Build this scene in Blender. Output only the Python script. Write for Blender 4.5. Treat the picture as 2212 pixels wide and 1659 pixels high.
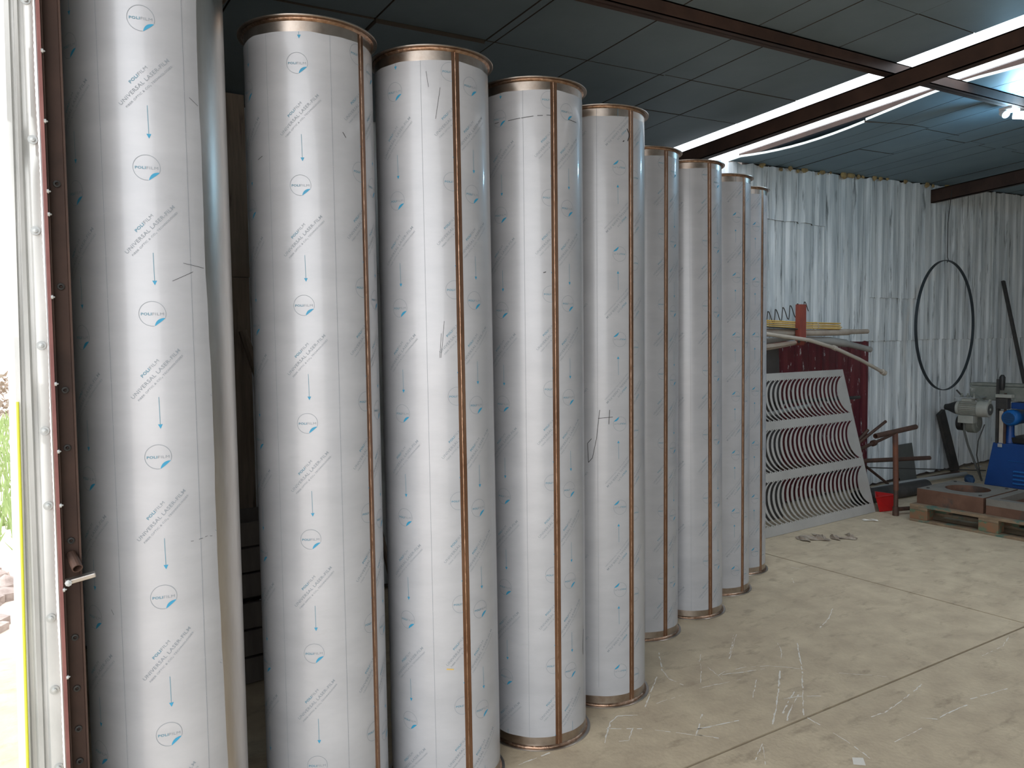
import bpy, bmesh, math, random
from mathutils import Vector, Matrix, Quaternion
random.seed(7)
C = bpy.context.scene.collection
PI = math.pi
for o in list(bpy.data.objects): bpy.data.objects.remove(o)

# ---------------- camera, world, lights, exposure ----------------
CAM_H = 1.561
psi = math.radians(55.5); pitch = 0.0584936; roll = -0.0132164
def room(x, y):   # camera-heading frame -> room frame (x along the back wall, y towards it)
    return (x*math.sin(psi)+y*math.cos(psi), -x*math.cos(psi)+y*math.sin(psi))
def rv(v):
    a, b = room(v[0], v[1]); return Vector((a, b, v[2]))
fw = Vector((0, math.cos(pitch), -math.sin(pitch))); up = Vector((0, math.sin(pitch), math.cos(pitch))); rt = Vector((1, 0, 0))
r2 = rt*math.cos(roll)+up*math.sin(roll); u2 = up*math.cos(roll)-rt*math.sin(roll)
R_, U_, F_ = rv(r2), rv(u2), rv(fw)
cd = bpy.data.cameras.new('camera'); cam = bpy.data.objects.new('camera', cd); C.objects.link(cam)
cam.matrix_world = Matrix(((R_.x, U_.x, -F_.x, 0), (R_.y, U_.y, -F_.y, 0), (R_.z, U_.z, -F_.z, CAM_H), (0, 0, 0, 1)))
cd.sensor_width = 36; cd.lens = 1684.96/2212*36; cd.clip_start = 0.02; cd.clip_end = 300
bpy.context.scene.camera = cam
sc = bpy.context.scene
sc.view_settings.view_transform = 'Standard'; sc.view_settings.look = 'None'
sc.view_settings.gamma = 1; sc.view_settings.use_curve_mapping = False
sc.view_settings.exposure = 0.88
w = bpy.data.worlds.new('overcast'); sc.world = w; w.use_nodes = True
bg = w.node_tree.nodes['Background']; bg.inputs[0].default_value = (0.96, 0.98, 1.0, 1); bg.inputs[1].default_value = 2.2
def portal(name, loc, rot, sx, sy):
    l = bpy.data.lights.new(name, 'AREA'); l.shape = 'RECTANGLE'; l.size = sx; l.size_y = sy; l.cycles.is_portal = True
    o = bpy.data.objects.new(name, l); C.objects.link(o); o.location = loc; o.rotation_euler = rot
portal('doorway_portal', (0.10, -0.25, 1.55), (0, -PI/2, 0), 3.1, 4.5)
portal('roof_light_portal', (4.86, -.2, 3.45), (0, 0, 0), .85, 9.6)
SCUFFS = [[[2.753,2.361],[2.806,2.371],[2.929,2.342],[3.024,2.289],[3.069,2.239],[3.126,2.167]],[[2.773,2.356],[2.872,2.313],[2.982,2.282]],[[2.783,2.45],[2.732,2.317]],[[2.577,2.319],[2.68,2.299],[2.8,2.272]],[[2.87,2.569],[2.81,2.525],[2.739,2.451],[2.628,2.356]],[[3.287,2.435],[3.215,2.36],[3.137,2.306]],[[3.02,2.224],[2.859,2.112],[2.675,1.99],[2.571,1.927]],[[3.365,2.377],[3.143,2.195],[2.736,1.899]],[[2.889,2.054],[2.681,1.962]],[[2.88,2.025],[2.722,1.956],[2.643,1.912]],[[2.793,2.037],[2.879,2.009],[2.945,1.96]],[[3.217,2.05],[3.37,1.888]],[[2.854,2.228],[2.697,2.125]],[[3.214,2.638],[2.939,2.452]],[[3.977,2.577],[3.812,2.492],[3.646,2.435]],[[2.944,1.732],[3.026,1.719],[3.164,1.732],[3.408,1.766]],[[3.1,1.61],[3.141,1.565],[3.248,1.565],[3.386,1.554]],[[2.83,1.567],[3.04,1.564]],[[2.732,1.878],[2.708,1.768],[2.692,1.681],[2.646,1.557]],[[2.253,2.042],[2.444,2.175]],[[2.301,2.079],[2.353,2.056]],[[2.301,2.079],[2.488,2.025]],[[4.304,1.794],[4.146,1.754],[3.94,1.758]],[[3.428,1.573],[3.66,1.527]],[[2.299,1.796],[2.414,1.856]],[[2.399,1.84],[2.302,1.756]],[[2.266,2.047],[2.312,1.978]],[[4.455,3.198],[4.474,3.12]],[[4.251,3.046],[4.181,2.984]],[[2.646,2.625],[2.581,2.546],[2.542,2.465],[2.548,2.383]],[[2.717,2.706],[2.658,2.637]],[[2.514,2.514],[2.264,2.334]],[[2.304,2.33],[2.471,2.32]],[[2.008,2.292],[2.124,2.208]],[[1.93,2.213],[2.059,2.323],[2.118,2.343],[2.188,2.3]],[[3.2,2.641],[2.937,2.454]],[[2.144,2.186],[2.315,1.982]],[[1.718,2.279],[1.554,2.282]],[[2.099,2.233],[2.016,2.171],[1.984,2.19]]]
# ---------------- helpers ----------------
def tag(o, label=None, cat=None, group=None, kind=None):
    if label: o['label'] = label
    if cat: o['category'] = cat
    if group: o['group'] = group
    if kind: o['kind'] = kind
    return o
def thing(name, label, cat, loc=(0, 0, 0), group=None):
    o = bpy.data.objects.new(name, None); C.objects.link(o); o.location = loc; o.empty_display_size = .1
    return tag(o, label, cat, group)
class MB:
    def __init__(s): s.v = []; s.f = []; s.m = []
    def add(s, vs, fs, m=0):
        n = len(s.v); s.v += [tuple(p) for p in vs]; s.f += [[i+n for i in f] for f in fs]; s.m += [m]*len(fs); return s
    def box(s, x0, x1, y0, y1, z0, z1, m=0):
        v = [(x, y, z) for x in (x0, x1) for y in (y0, y1) for z in (z0, z1)]
        return s.add(v, [(0, 1, 3, 2), (4, 6, 7, 5), (0, 4, 5, 1), (2, 3, 7, 6), (0, 2, 6, 4), (1, 5, 7, 3)], m)
    def bar(s, a, b, w, h, upv=(0, 0, 1), m=0):
        a = Vector(a); b = Vector(b); d = (b-a).normalized(); u = Vector(upv); x = d.cross(u)
        if x.length < 1e-3: x = d.cross(Vector((1, 0, 0)))
        x.normalize(); y = x.cross(d)
        v = [p+x*sx*w/2+y*sy*h/2 for p in (a, b) for sx in (-1, 1) for sy in (-1, 1)]
        return s.add(v, [(0, 1, 3, 2), (4, 6, 7, 5), (0, 4, 5, 1), (2, 3, 7, 6), (0, 2, 6, 4), (1, 5, 7, 3)], m)
    def tube(s, pts, r, n=12, caps=True, m=0, hollow=0):
        pts = [Vector(p) for p in pts]; rs = r if isinstance(r, (list, tuple)) else [r]*len(pts)
        rings = []; px = None
        for i, p in enumerate(pts):
            d = (pts[min(i+1, len(pts)-1)]-pts[max(i-1, 0)]).normalized()
            if px is None:
                px = d.cross(Vector((0, 0, 1)))
                if px.length < .05: px = d.cross(Vector((1, 0, 0)))
            px = (px-d*px.dot(d)).normalized(); py = d.cross(px)
            rings.append([p+(px*math.cos(2*PI*k/n)+py*math.sin(2*PI*k/n))*rs[i] for k in range(n)])
        v = [q for rg in rings for q in rg]; f = []
        for i in range(len(pts)-1):
            for k in range(n):
                k2 = (k+1) % n; f.append((i*n+k, i*n+k2, (i+1)*n+k2, (i+1)*n+k))
        if caps and not hollow: f.append(tuple(range(n))[::-1]); f.append(tuple((len(pts)-1)*n+k for k in range(n)))
        s.add(v, f, m)
        if hollow:
            q = [x-(0) for x in rs]; inner = [x-hollow for x in rs]; t = MB(); t.tube(pts, inner, n, caps=False)
            base = len(s.v)-len(v); nb = len(s.v)
            s.add(t.v, [tuple(reversed(ff)) for ff in t.f], m)
            e = (len(pts)-1)*n
            for k in range(n):
                k2 = (k+1) % n
                s.f.append([base+k, nb+k, nb+k2, base+k2]); s.m.append(m)
                s.f.append([base+e+k, base+e+k2, nb+e+k2, nb+e+k]); s.m.append(m)
        return s
    def lathe(s, prof, c=(0, 0, 0), axis='z', n=48, m=0, closed=False):
        v = []; f = []
        for k in range(n):
            a = 2*PI*k/n
            for r, h in prof:
                p = (r*math.cos(a), r*math.sin(a), h)
                if axis == 'x': p = (p[2], p[0], p[1])
                elif axis == 'y': p = (p[1], p[2], p[0])
                v.append((p[0]+c[0], p[1]+c[1], p[2]+c[2]))
        L = len(prof); J = L if closed else L-1
        for k in range(n):
            k2 = (k+1) % n
            for j in range(J):
                j2 = (j+1) % L; f.append((k*L+j, k2*L+j, k2*L+j2, k*L+j2))
        return s.add(v, f, m)
    def mesh(s, name, mats, smooth=False, off=None):
        me = bpy.data.meshes.new(name)
        v = s.v if off is None else [(p[0]-off[0], p[1]-off[1], p[2]-off[2]) for p in s.v]
        me.from_pydata([tuple(p) for p in v], [], [tuple(x) for x in s.f])
        for m in (mats if isinstance(mats, (list, tuple)) else [mats]): me.materials.append(m)
        me.polygons.foreach_set('material_index', s.m)
        if smooth:
            me.polygons.foreach_set('use_smooth', [True]*len(me.polygons))
            if smooth != 'all':
                bm = bmesh.new(); bm.from_mesh(me)
                for e in bm.edges:
                    if len(e.link_faces) == 2 and e.calc_face_angle(0) > math.radians(38): e.smooth = False
                bm.to_mesh(me); bm.free()
        me.update(); return me
    def build(s, name, mats, parent=None, smooth=False, bevel=0):
        off = None
        if parent is not None:
            off = Vector((0, 0, 0)); q = parent
            while q is not None: off += Vector(q.location); q = q.parent
        me = s.mesh(name, mats, smooth, off)
        o = bpy.data.objects.new(name, me); C.objects.link(o); o.parent = parent
        if bevel:
            b = o.modifiers.new('bevel', 'BEVEL'); b.width = bevel; b.segments = 2; b.limit_method = 'ANGLE'
        return o
def put(name, me, parent, loc=(0, 0, 0), rot=(0, 0, 0)):
    o = bpy.data.objects.new(name, me); C.objects.link(o); o.parent = parent; o.location = loc; o.rotation_euler = rot; return o

# ---------------- materials ----------------
def mat(name, c1, c2=None, rough=.6, metal=0., scale=8., stretch=(1, 1, 1), bump=0., detail=6., contrast=(.35, .65), spec=.5, rough2=None, bscale=None, c3=None, s3=3., t3=(.6, .7), st3=None):
    m = bpy.data.materials.new(name); m.use_nodes = True; nt = m.node_tree; N = nt.nodes; L = nt.links
    b = N['Principled BSDF']; b.inputs['Roughness'].default_value = rough; b.inputs['Metallic'].default_value = metal
    b.inputs['Specular IOR Level'].default_value = spec
    b.inputs['Base Color'].default_value = (*c1, 1)
    if c2 is None and not bump: return m
    tc = N.new('ShaderNodeNewGeometry')
    mp = N.new('ShaderNodeMapping'); mp.inputs['Scale'].default_value = stretch; L.new(tc.outputs['Position'], mp.inputs[0])
    nz = N.new('ShaderNodeTexNoise'); nz.inputs['Scale'].default_value = scale; nz.inputs['Detail'].default_value = detail; nz.inputs['Roughness'].default_value = .62
    L.new(mp.outputs[0], nz.inputs[0])
    if c2 is not None:
        cr = N.new('ShaderNodeValToRGB'); e = cr.color_ramp.elements
        e[0].position, e[1].position = contrast; e[0].color = (*c1, 1); e[1].color = (*c2, 1)
        L.new(nz.outputs[0], cr.inputs[0]); col = cr.outputs[0]
        if c3 is not None:
            mp3 = N.new('ShaderNodeMapping'); mp3.inputs['Scale'].default_value = st3 or stretch; mp3.inputs['Location'].default_value = (3.1, 7.7, 1.3); L.new(tc.outputs['Position'], mp3.inputs[0])
            n3 = N.new('ShaderNodeTexNoise'); n3.inputs['Scale'].default_value = s3; n3.inputs['Detail'].default_value = 8; n3.inputs['Roughness'].default_value = .65
            L.new(mp3.outputs[0], n3.inputs[0])
            mr = N.new('ShaderNodeMapRange'); mr.inputs[1].default_value, mr.inputs[2].default_value = t3; L.new(n3.outputs[0], mr.inputs[0])
            mx = N.new('ShaderNodeMix'); mx.data_type = 'RGBA'; L.new(mr.outputs[0], mx.inputs[0]); L.new(col, mx.inputs[6]); mx.inputs[7].default_value = (*c3, 1); col = mx.outputs[2]
        L.new(col, b.inputs['Base Color'])
    if rough2 is not None:
        r = N.new('ShaderNodeMapRange'); r.inputs[3].default_value = rough; r.inputs[4].default_value = rough2; L.new(nz.outputs[0], r.inputs[0]); L.new(r.outputs[0], b.inputs['Roughness'])
    if bump:
        bp = N.new('ShaderNodeBump'); bp.inputs['Strength'].default_value = bump; bp.inputs['Distance'].default_value = .01
        if bscale:
            nb = N.new('ShaderNodeTexNoise'); nb.inputs['Scale'].default_value = bscale; L.new(mp.outputs[0], nb.inputs[0]); L.new(nb.outputs[0], bp.inputs['Height'])
        else: L.new(nz.outputs[0], bp.inputs['Height'])
        L.new(bp.outputs[0], b.inputs['Normal'])
    return m
def emit(name, c, s):
    m = bpy.data.materials.new(name); m.use_nodes = True; b = m.node_tree.nodes['Principled BSDF']
    b.inputs['Base Color'].default_value = (*c, 1); b.inputs['Emission Color'].default_value = (*c, 1); b.inputs['Emission Strength'].default_value = s; return m
M = {}
M['steel'] = mat('brushed_steel', (.50, .47, .44), (.60, .57, .54), rough=.24, metal=1, scale=6, stretch=(1, 1, 5), rough2=.34)
M['steel_side'] = mat('bare_sheet_steel', (.52, .48, .44), (.66, .63, .60), rough=.28, metal=1, scale=5, stretch=(2, 2, .4), rough2=.38)
M['tint'] = mat('heat_tinted_steel', (.34, .27, .22), (.52, .46, .41), rough=.28, metal=1, scale=9, rough2=.36)
M['band'] = mat('heat_tinted_seam', (.22, .115, .07), (.34, .20, .13), rough=.34, metal=.9, scale=14, stretch=(1, 1, .3))
M['bead'] = mat('weld_bead', (.28, .16, .10), (.48, .33, .24), rough=.3, metal=1, scale=60, stretch=(1, 1, .6), bump=.3)
M['film'] = mat('protective_film', (.41, .42, .447), (.46, .47, .497), rough=.36, metal=.16, scale=3.5, stretch=(1, 1, 3), rough2=.46, c3=(.40, .41, .43), s3=9, t3=(.66, .8))
fb = M['film'].node_tree.nodes['Principled BSDF']; fb.inputs['Coat Weight'].default_value = .30; fb.inputs['Coat Roughness'].default_value = .09
M['ink'] = mat('grey_print', (.25, .28, .31), rough=.5)
M['ink_blue'] = mat('blue_print', (.03, .28, .47), rough=.5)
M['ink_mid'] = mat('blue_grey_print', (.12, .26, .34), rough=.5)
M['marker'] = mat('black_marker', (.02, .02, .02), rough=.5)
M['floor'] = mat('concrete', (.41, .33, .235), (.58, .485, .345), rough=.62, scale=6, detail=14, contrast=(.3, .7), bump=.15, bscale=60, spec=.35, c3=(.31, .245, .17), s3=6, t3=(.55, .75), st3=(1, 2.2, 1))
M['gap'] = mat('joint_dirt_and_shadow', (.05, .04, .03), rough=.95)  # dirt in floor joints; painted shadow on ceiling seams and sheet laps
M['scuff'] = mat('paint_scuff', (.72, .69, .63), rough=.8)
M['foam'] = mat('foam_board', (.13, .165, .185), (.17, .21, .235), rough=.55, scale=1.6, contrast=(.3, .7), spec=.3, bump=.05, bscale=30)
M['foam_edge'] = mat('foam_edge', (.60, .66, .64), (.5, .55, .52), rough=.8, scale=20)
M['roof'] = mat('roof_sheet', (.06, .065, .07), rough=.6)
M['beam'] = mat('primer_steel', (.040, .024, .019), (.065, .037, .028), rough=.6, scale=5, spec=.25)
M['beam2'] = mat('primer_red_brown', (.16, .06, .055), (.22, .09, .08), rough=.5, scale=9)
M['white_wall'] = mat('streaked_white_paint', (.46, .505, .53), (.76, .79, .80), rough=.5, scale=3.0, stretch=(6, 6, .4), detail=8, contrast=(.35, .6), bump=.08, c3=(.13, .145, .15), s3=2.6, t3=(.575, .68), st3=(9, 9, .7))
M['red_wall'] = mat('chipped_maroon_paint', (.085, .008, .014), (.12, .014, .02), rough=.35, scale=3, stretch=(3, 3, .6), c3=(.55, .55, .55), s3=5, t3=(.625, .65), st3=(6, 6, 2.0))
M['dark_wall'] = mat('dark_board', (.10, .085, .075), (.16, .135, .12), rough=.8, scale=4, stretch=(4, 4, .5))
M['plank'] = mat('weathered_plank', (.16, .12, .09), (.27, .21, .16), rough=.8, scale=5, stretch=(6, 6, .5), c3=(.08, .05, .035), s3=4, t3=(.6, .7))
M['galv'] = mat('galvanised_sheet', (.42, .43, .42), (.56, .565, .555), rough=.45, metal=.2, scale=9, stretch=(1, 1, .4), contrast=(.3, .7))
M['yellow'] = mat('yellow_paint', (.72, .74, .05), rough=.5)
M['rust'] = mat('rusty_pipe', (.055, .032, .024), (.10, .052, .036), rough=.6, scale=14, metal=.2)
M['rust_red'] = mat('orange_rust_pipe', (.17, .055, .025), (.08, .035, .025), rough=.6, scale=9)
M['bracket'] = mat('red_oxide_bracket', (.26, .06, .04), (.20, .045, .035), rough=.5, scale=12)
M['kraft'] = mat('kraft_wrap', (.32, .26, .21), (.42, .36, .30), rough=.75, scale=7)
M['pvc'] = mat('beige_pipe', (.40, .35, .29), (.46, .41, .35), rough=.5, scale=6)
M['grey_pipe'] = mat('grey_pipe', (.27, .26, .24), (.34, .33, .31), rough=.5, scale=6)
M['ochre'] = mat('yellow_rod', (.58, .36, .07), (.66, .44, .11), rough=.5, scale=9)
M['dark'] = mat('dark_steel', (.022, .022, .022), (.05, .045, .04), rough=.6, scale=8)
M['black'] = mat('black_rubber', (.012, .012, .012), rough=.5)
M['lasered'] = mat('laser_cut_sheet', (.42, .405, .38), (.50, .485, .455), rough=.5, metal=.3, scale=3)
M['tarp'] = mat('grey_tarp', (.055, .05, .047), (.08, .072, .068), rough=.7, scale=4)
M['plate'] = mat('grey_green_plate', (.075, .078, .07), (.095, .098, .09), rough=.6, scale=4)
M['wood'] = mat('pallet_wood', (.15, .105, .065), (.23, .165, .105), rough=.8, scale=9, stretch=(1, 1, 3), c3=(.06, .12, .095), s3=6, t3=(.52, .6))
M['block'] = mat('painted_pallet_block', (.21, .10, .05), (.16, .11, .065), rough=.85, scale=14, c3=(.09, .13, .08), s3=11, t3=(.5, .56))
M['die'] = mat('rusted_cast_steel', (.095, .045, .027), (.145, .075, .048), rough=.7, scale=6, metal=.1, c3=(.06, .045, .038), s3=4, t3=(.55, .65))
M['dietop'] = mat('dusty_steel', (.13, .12, .105), (.17, .16, .14), rough=.7, scale=9)
M['alu'] = mat('pale_plate', (.48, .5, .5), rough=.4, metal=.5)
M['red'] = mat('red_plastic', (.42, .012, .012), rough=.38)
M['blue'] = mat('blue_enamel', (.006, .045, .19), (.008, .055, .22), rough=.4, scale=5)
M['blue2'] = mat('bright_blue_enamel', (.012, .12, .38), rough=.32)
M['grille'] = mat('grille_dark', (.008, .04, .10), rough=.6)
M['motor'] = mat('grey_motor_enamel', (.30, .30, .26), (.37, .37, .33), rough=.45, scale=8)
M['mach'] = mat('dusty_machine_grey', (.17, .18, .155), (.25, .255, .225), rough=.65, scale=8, c3=(.38, .38, .35), s3=10, t3=(.6, .7))
M['sand'] = mat('outdoor_sand', (.60, .50, .42), (.72, .64, .56), rough=.95, scale=1.4)
M['rubble'] = mat('rubble', (.22, .17, .15), (.40, .34, .31), rough=.95, scale=9)
M['grass'] = mat('grass', (.17, .24, .08), (.28, .36, .15), rough=.9, scale=9)
M['hedge'] = mat('dry_hedge', (.22, .19, .14), (.30, .22, .18), rough=.95, scale=5)
M['trash'] = mat('crumpled_paper', (.20, .15, .11), (.38, .33, .27), rough=.7, scale=14)
M['white_plastic'] = mat('white_plastic', (.75, .77, .78), rough=.4)
M['lamp'] = emit('lamp_glow', (.40, .74, 1.0), 150)
M['ceiling_back'] = M['roof']
sk = bpy.data.materials.new('translucent_roof_sheet'); sk.use_nodes = True; nt = sk.node_tree
for n in list(nt.nodes): nt.nodes.remove(n)
o_ = nt.nodes.new('ShaderNodeOutputMaterial'); t_ = nt.nodes.new('ShaderNodeBsdfTranslucent'); t_.inputs[0].default_value = (.86, .90, .95, 1)
tp = nt.nodes.new('ShaderNodeBsdfTransparent'); tp.inputs[0].default_value = (.93, .96, 1, 1); mx_ = nt.nodes.new('ShaderNodeMixShader'); mx_.inputs[0].default_value = .85; nt.links.new(t_.outputs[0], mx_.inputs[1]); nt.links.new(tp.outputs[0], mx_.inputs[2]); nt.links.new(mx_.outputs[0], o_.inputs[0])
M['skylight'] = sk

ROOF = lambda x, y: 3.12+.04*x-.07*y
VW = 4.44
XF, YF = 14.0, -5.0

# ---------------- setting: floor ----------------
floor = MB().box(-.25, XF, YF, 4.6, -.25, -.012).build('floor', M['gap']); tag(floor, kind='structure')
jx, jy = (4.597, 3.525), None
def slab(poly):
    m = MB(); n = len(poly)
    m.add([(x, y, 0) for x, y in poly]+[(x, y, -.013) for x, y in poly], [tuple(range(n)), tuple(range(2*n-1, n-1, -1))]+[(i, n+i, n+(i+1) % n, (i+1) % n) for i in range(n)])
    return m.build('floor_slab', M['floor'], floor)
xs = [-.25, .62, 4.585, 8.6, XF]; ys = [YF, -2.0, 1.86, 5.75]
for i in range(len(xs)-1):
    for j in range(len(ys)-1):
        x0, x1, y0, y1 = xs[i], xs[i+1], ys[j], min(ys[j+1], 4.6)
        g = .006
        # joints run a hair off square, as measured: x = 4.585 + .014(y-2.7), y = 1.86 - .042(x-3.3)
        X = lambda x, y: x+(.014*(y-2.7) if 0 < x < XF-1 else 0)
        Y = lambda x, y: y-(.042*(x-3.3) if y in (-2.0, 1.86) else 0)
        slab([(X(x0, Y(x0, y0))+g, Y(x0, y0)+g), (X(x1, Y(x1, y0))-g, Y(x1, y0)+g), (X(x1, y1)-g, Y(x1, y1)-g), (X(x0, y1)+g, Y(x0, y1)-g)])
sm = MB()
for ln in SCUFFS:
    w0 = random.uniform(.004, .010)
    P = [Vector((a, b, .0012)) for a, b in ln]
    # densify and roughen
    Q = []
    for a, b in zip(P, P[1:]):
        k = max(2, int((b-a).length/.02))
        Q += [a.lerp(b, t/k) for t in range(k)]
    Q.append(P[-1])
    for i in range(len(Q)-1):
        if random.random() < .12: continue
        d = (Q[i+1]-Q[i]).normalized(); n = Vector((-d.y, d.x, 0)); wa = w0*random.uniform(.2, .9); 
        j = n*random.uniform(-.002, .002)
        sm.add([Q[i]+n*wa/2+j, Q[i]-n*wa/2+j, Q[i+1]-n*wa/2+j, Q[i+1]+n*wa/2+j], [(0, 1, 2, 3)])
sm.add([(2.60, 1.60, .0012), (2.63, 1.575, .0012), (2.59, 1.54, .0012), (2.56, 1.57, .0012)], [(0, 1, 2, 3)])
tag(sm.build('paint_scuffs', M['scuff'], floor), kind='stuff')

# ---------------- setting: corrugated walls ----------------
def corr(x0, x1, z0, z1, y, mt, parent, pitch=.21, dep=.016, name='wall_panel', top=None, jag=0):
    xs_ = [x0]; k = math.floor(x0/pitch)-1
    while k*pitch < x1:
        for a in (0, .10, .135, .175):
            x = k*pitch+a
            if x0 < x < x1: xs_.append(x)
        k += 1
    xs_.append(x1)
    def yy(x):
        t = x % pitch
        if t < .10: return y-dep
        if t < .135: return y-dep+dep*(t-.10)/.035
        if t < .175: return y
        return y-dep*(t-.175)/.035
    v = []; n = len(xs_)
    zt = [(top(x) if top else z1) for x in xs_]
    zb = [z0+(random.uniform(-jag, jag) if jag else 0) for _ in xs_]
    for dy in (0, .007):
        for i, x in enumerate(xs_): v.append((x, yy(x)+dy, zb[i]))
        for i, x in enumerate(xs_): v.append((x, yy(x)+dy, zt[i]))
    f = []
    for i in range(n-1):
        f.append((i, i+1, n+i+1, n+i)); f.append((2*n+i, 3*n+i, 3*n+i+1, 2*n+i+1))
        f.append((i, 2*n+i, 2*n+i+1, i+1)); f.append((n+i, n+i+1, 3*n+i+1, 3*n+i))
    f.append((0, n, 3*n, 2*n)); f.append((n-1, 3*n-1, 4*n-1, 2*n-1))
    mb = MB().add(v, f); mb.m = [1 if (k % 4 == 2 and k < 4*(n-1)) else 0 for k in range(len(f))]  # bottom edges coloured dark to paint in the lap shadow lines
    return mb.build(name, [mt, M['gap']], parent)
wbm = MB()
for a_, b_, t_ in ((.17, 4.44, .048), (4.44, 5.5, -.004), (5.5, XF, .048)):
    v = [(x, y, z) for x in (a_, b_) for y in (VW+.03, VW+.12) for z in (-.02, ROOF(x, y)+t_)]
    wbm.add(v, [(0, 1, 3, 2), (4, 6, 7, 5), (0, 4, 5, 1), (2, 3, 7, 6), (0, 2, 6, 4), (1, 5, 7, 3)])
wb = wbm.build('wall_back', M['dark_wall']); tag(wb, kind='structure')
T = lambda x: ROOF(x, VW)+.0+random.uniform(-.02, .0)
px0 = .2
cols = [(.2, 1.06), (1.04, 1.9), (1.88, 2.74), (2.72, 3.58), (3.56, 4.42), (4.40, 5.02), (5.0, 5.80), (5.78, 6.62), (6.60, 7.385), (7.375, 8.27), (8.25, 9.1), (9.08, 9.95), (9.93, 10.8), (10.78, 11.6), (11.58, 12.4), (12.38, 13.2), (13.18, 14.0)]
for i, (a, b) in enumerate(cols):
    dy = (i % 2)*.005
    low = 1.5+random.uniform(-.004, .004)
    red = 5.0 <= a < 7.37
    if b <= 5.1:
        corr(a, b, 0.03, 2.0, VW+dy, M['white_wall'], wb); corr(a, b, 1.97, 3.1, VW-.007+dy, M['white_wall'], wb, top=T); continue
    corr(a, b, .03, low, VW+dy, M['red_wall'] if red else M['white_wall'], wb, jag=.01)
    if red:
        mid = 2.575
        if i == 8: corr(a, b, low-.012, 3.1, VW-.014+dy, M['white_wall'], wb, top=T, jag=.006); continue
        corr(a, b, low-.012, mid+.02, VW-.012+dy, M['white_wall'], wb, jag=.006)
        corr(a, b, mid, 3.1, VW-.024+dy, M['white_wall'], wb, top=T, jag=.008)
    elif i == 9:
        corr(a, b, low-.012, 1.94, VW-.012+dy, M['white_wall'], wb, jag=.006)
        corr(a, b, 1.92, 3.1, VW-.024+dy, M['white_wall'], wb, top=T, jag=.004)
    else:
        corr(a, b, low-.012, 3.1, VW-.014+dy, M['white_wall'], wb, top=T, jag=.006)
# yellow foam blobs and gap filler at the wall top
blob = MB()
for k in range(24):
    x = random.uniform(5.5, 9.4); r = random.uniform(.012, .035)
    pts = []
    z = ROOF(x, VW)-random.uniform(0, .03); y = VW-.05
    a0 = random.uniform(0, 6)
    n = 7; v = [(x, y-r*.6, z)]
    for ring, rr in ((.4, .75), (0, 1.0)):
        for q in range(n):
            an = a0+2*PI*q/n; rj = r*rr*random.uniform(.7, 1.3); v.append((x+math.cos(an)*rj*1.5, y-r*ring, z+math.sin(an)*rj))
    f = [(0, 1+q, 1+(q+1) % n) for q in range(n)]+[(1+q, 1+n+q, 1+n+(q+1) % n, 1+(q+1) % n) for q in range(n)]
    blob.add(v, f)
fo = blob.build('foam_filler', mat('yellow_foam', (.40, .29, .12), (.22, .15, .08), rough=.9, scale=20), wb); tag(fo, kind='stuff')

wr = MB().box(XF, XF+.1, YF, 4.6, -.02, 3.9).build('wall_right', M['white_wall']); tag(wr, kind='structure')
wf = MB().box(-.1, XF, YF-.1, YF, -.02, 4.1).build('wall_front', M['white_wall']); tag(wf, kind='structure')
wl = MB().box(.150, .165, 2.05, VW+.1, 0, 3.1).box(.09, .19, YF, -2.5, 0, 3.8).build('wall_left', M['galv']); tag(wl, kind='structure')

# ---------------- setting: roof ----------------
SX0, SX1 = 4.47, 5.46
ce = MB()
S2 = (8.9, 9.6, .9)    # roof light added out of view to brighten the floor: x0, x1, and the y where it ends
for a, b, c, d in ((-.15, SX0, YF, 4.6), (SX1+.02, S2[0], YF, 4.6), (S2[0], S2[1], S2[2], 4.6), (S2[1], XF, YF, 4.6)):
    v = [(x, y, ROOF(x, y)+dz) for x in (a, b) for y in (c, d) for dz in (.05, .06)]
    ce.add(v, [(0, 1, 3, 2), (4, 6, 7, 5), (0, 4, 5, 1), (2, 3, 7, 6), (0, 2, 6, 4), (1, 5, 7, 3)])
ceil = ce.build('ceiling', M['roof']); tag(ceil, kind='structure')
win2 = MB().add([(S2[0], YF, ROOF(S2[0], YF)+.061), (S2[1], YF, ROOF(S2[1], YF)+.061), (S2[1], S2[2]+.05, ROOF(S2[1], S2[2])+.061), (S2[0], S2[2]+.05, ROOF(S2[0], S2[2])+.061)], [(0, 1, 2, 3)]).build('added_roof_light', M['skylight']); tag(win2, kind='structure')  # unseen extra roof light, put in to lift the floor brightness
win = MB()
x_ = []; n = 16
v = []
for i in range(n+1):
    x = SX0-.03+(SX1+.08-SX0+.0)*i/n; dz = .062+(.010 if i % 2 else 0)
    v += [(x, YF, ROOF(x, YF)+dz), (x, 4.6, ROOF(x, 4.6)+dz)]
win.add(v, [(2*i, 2*i+2, 2*i+3, 2*i+1) for i in range(n)])
win = win.build('window_1', M['skylight']); tag(win, kind='structure')
M['foam2'] = mat('blue_grey_foam_board', (.145, .215, .265), (.185, .27, .325), rough=.55, scale=1.6, contrast=(.3, .7), spec=.3, bump=.05, bscale=30)
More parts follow.
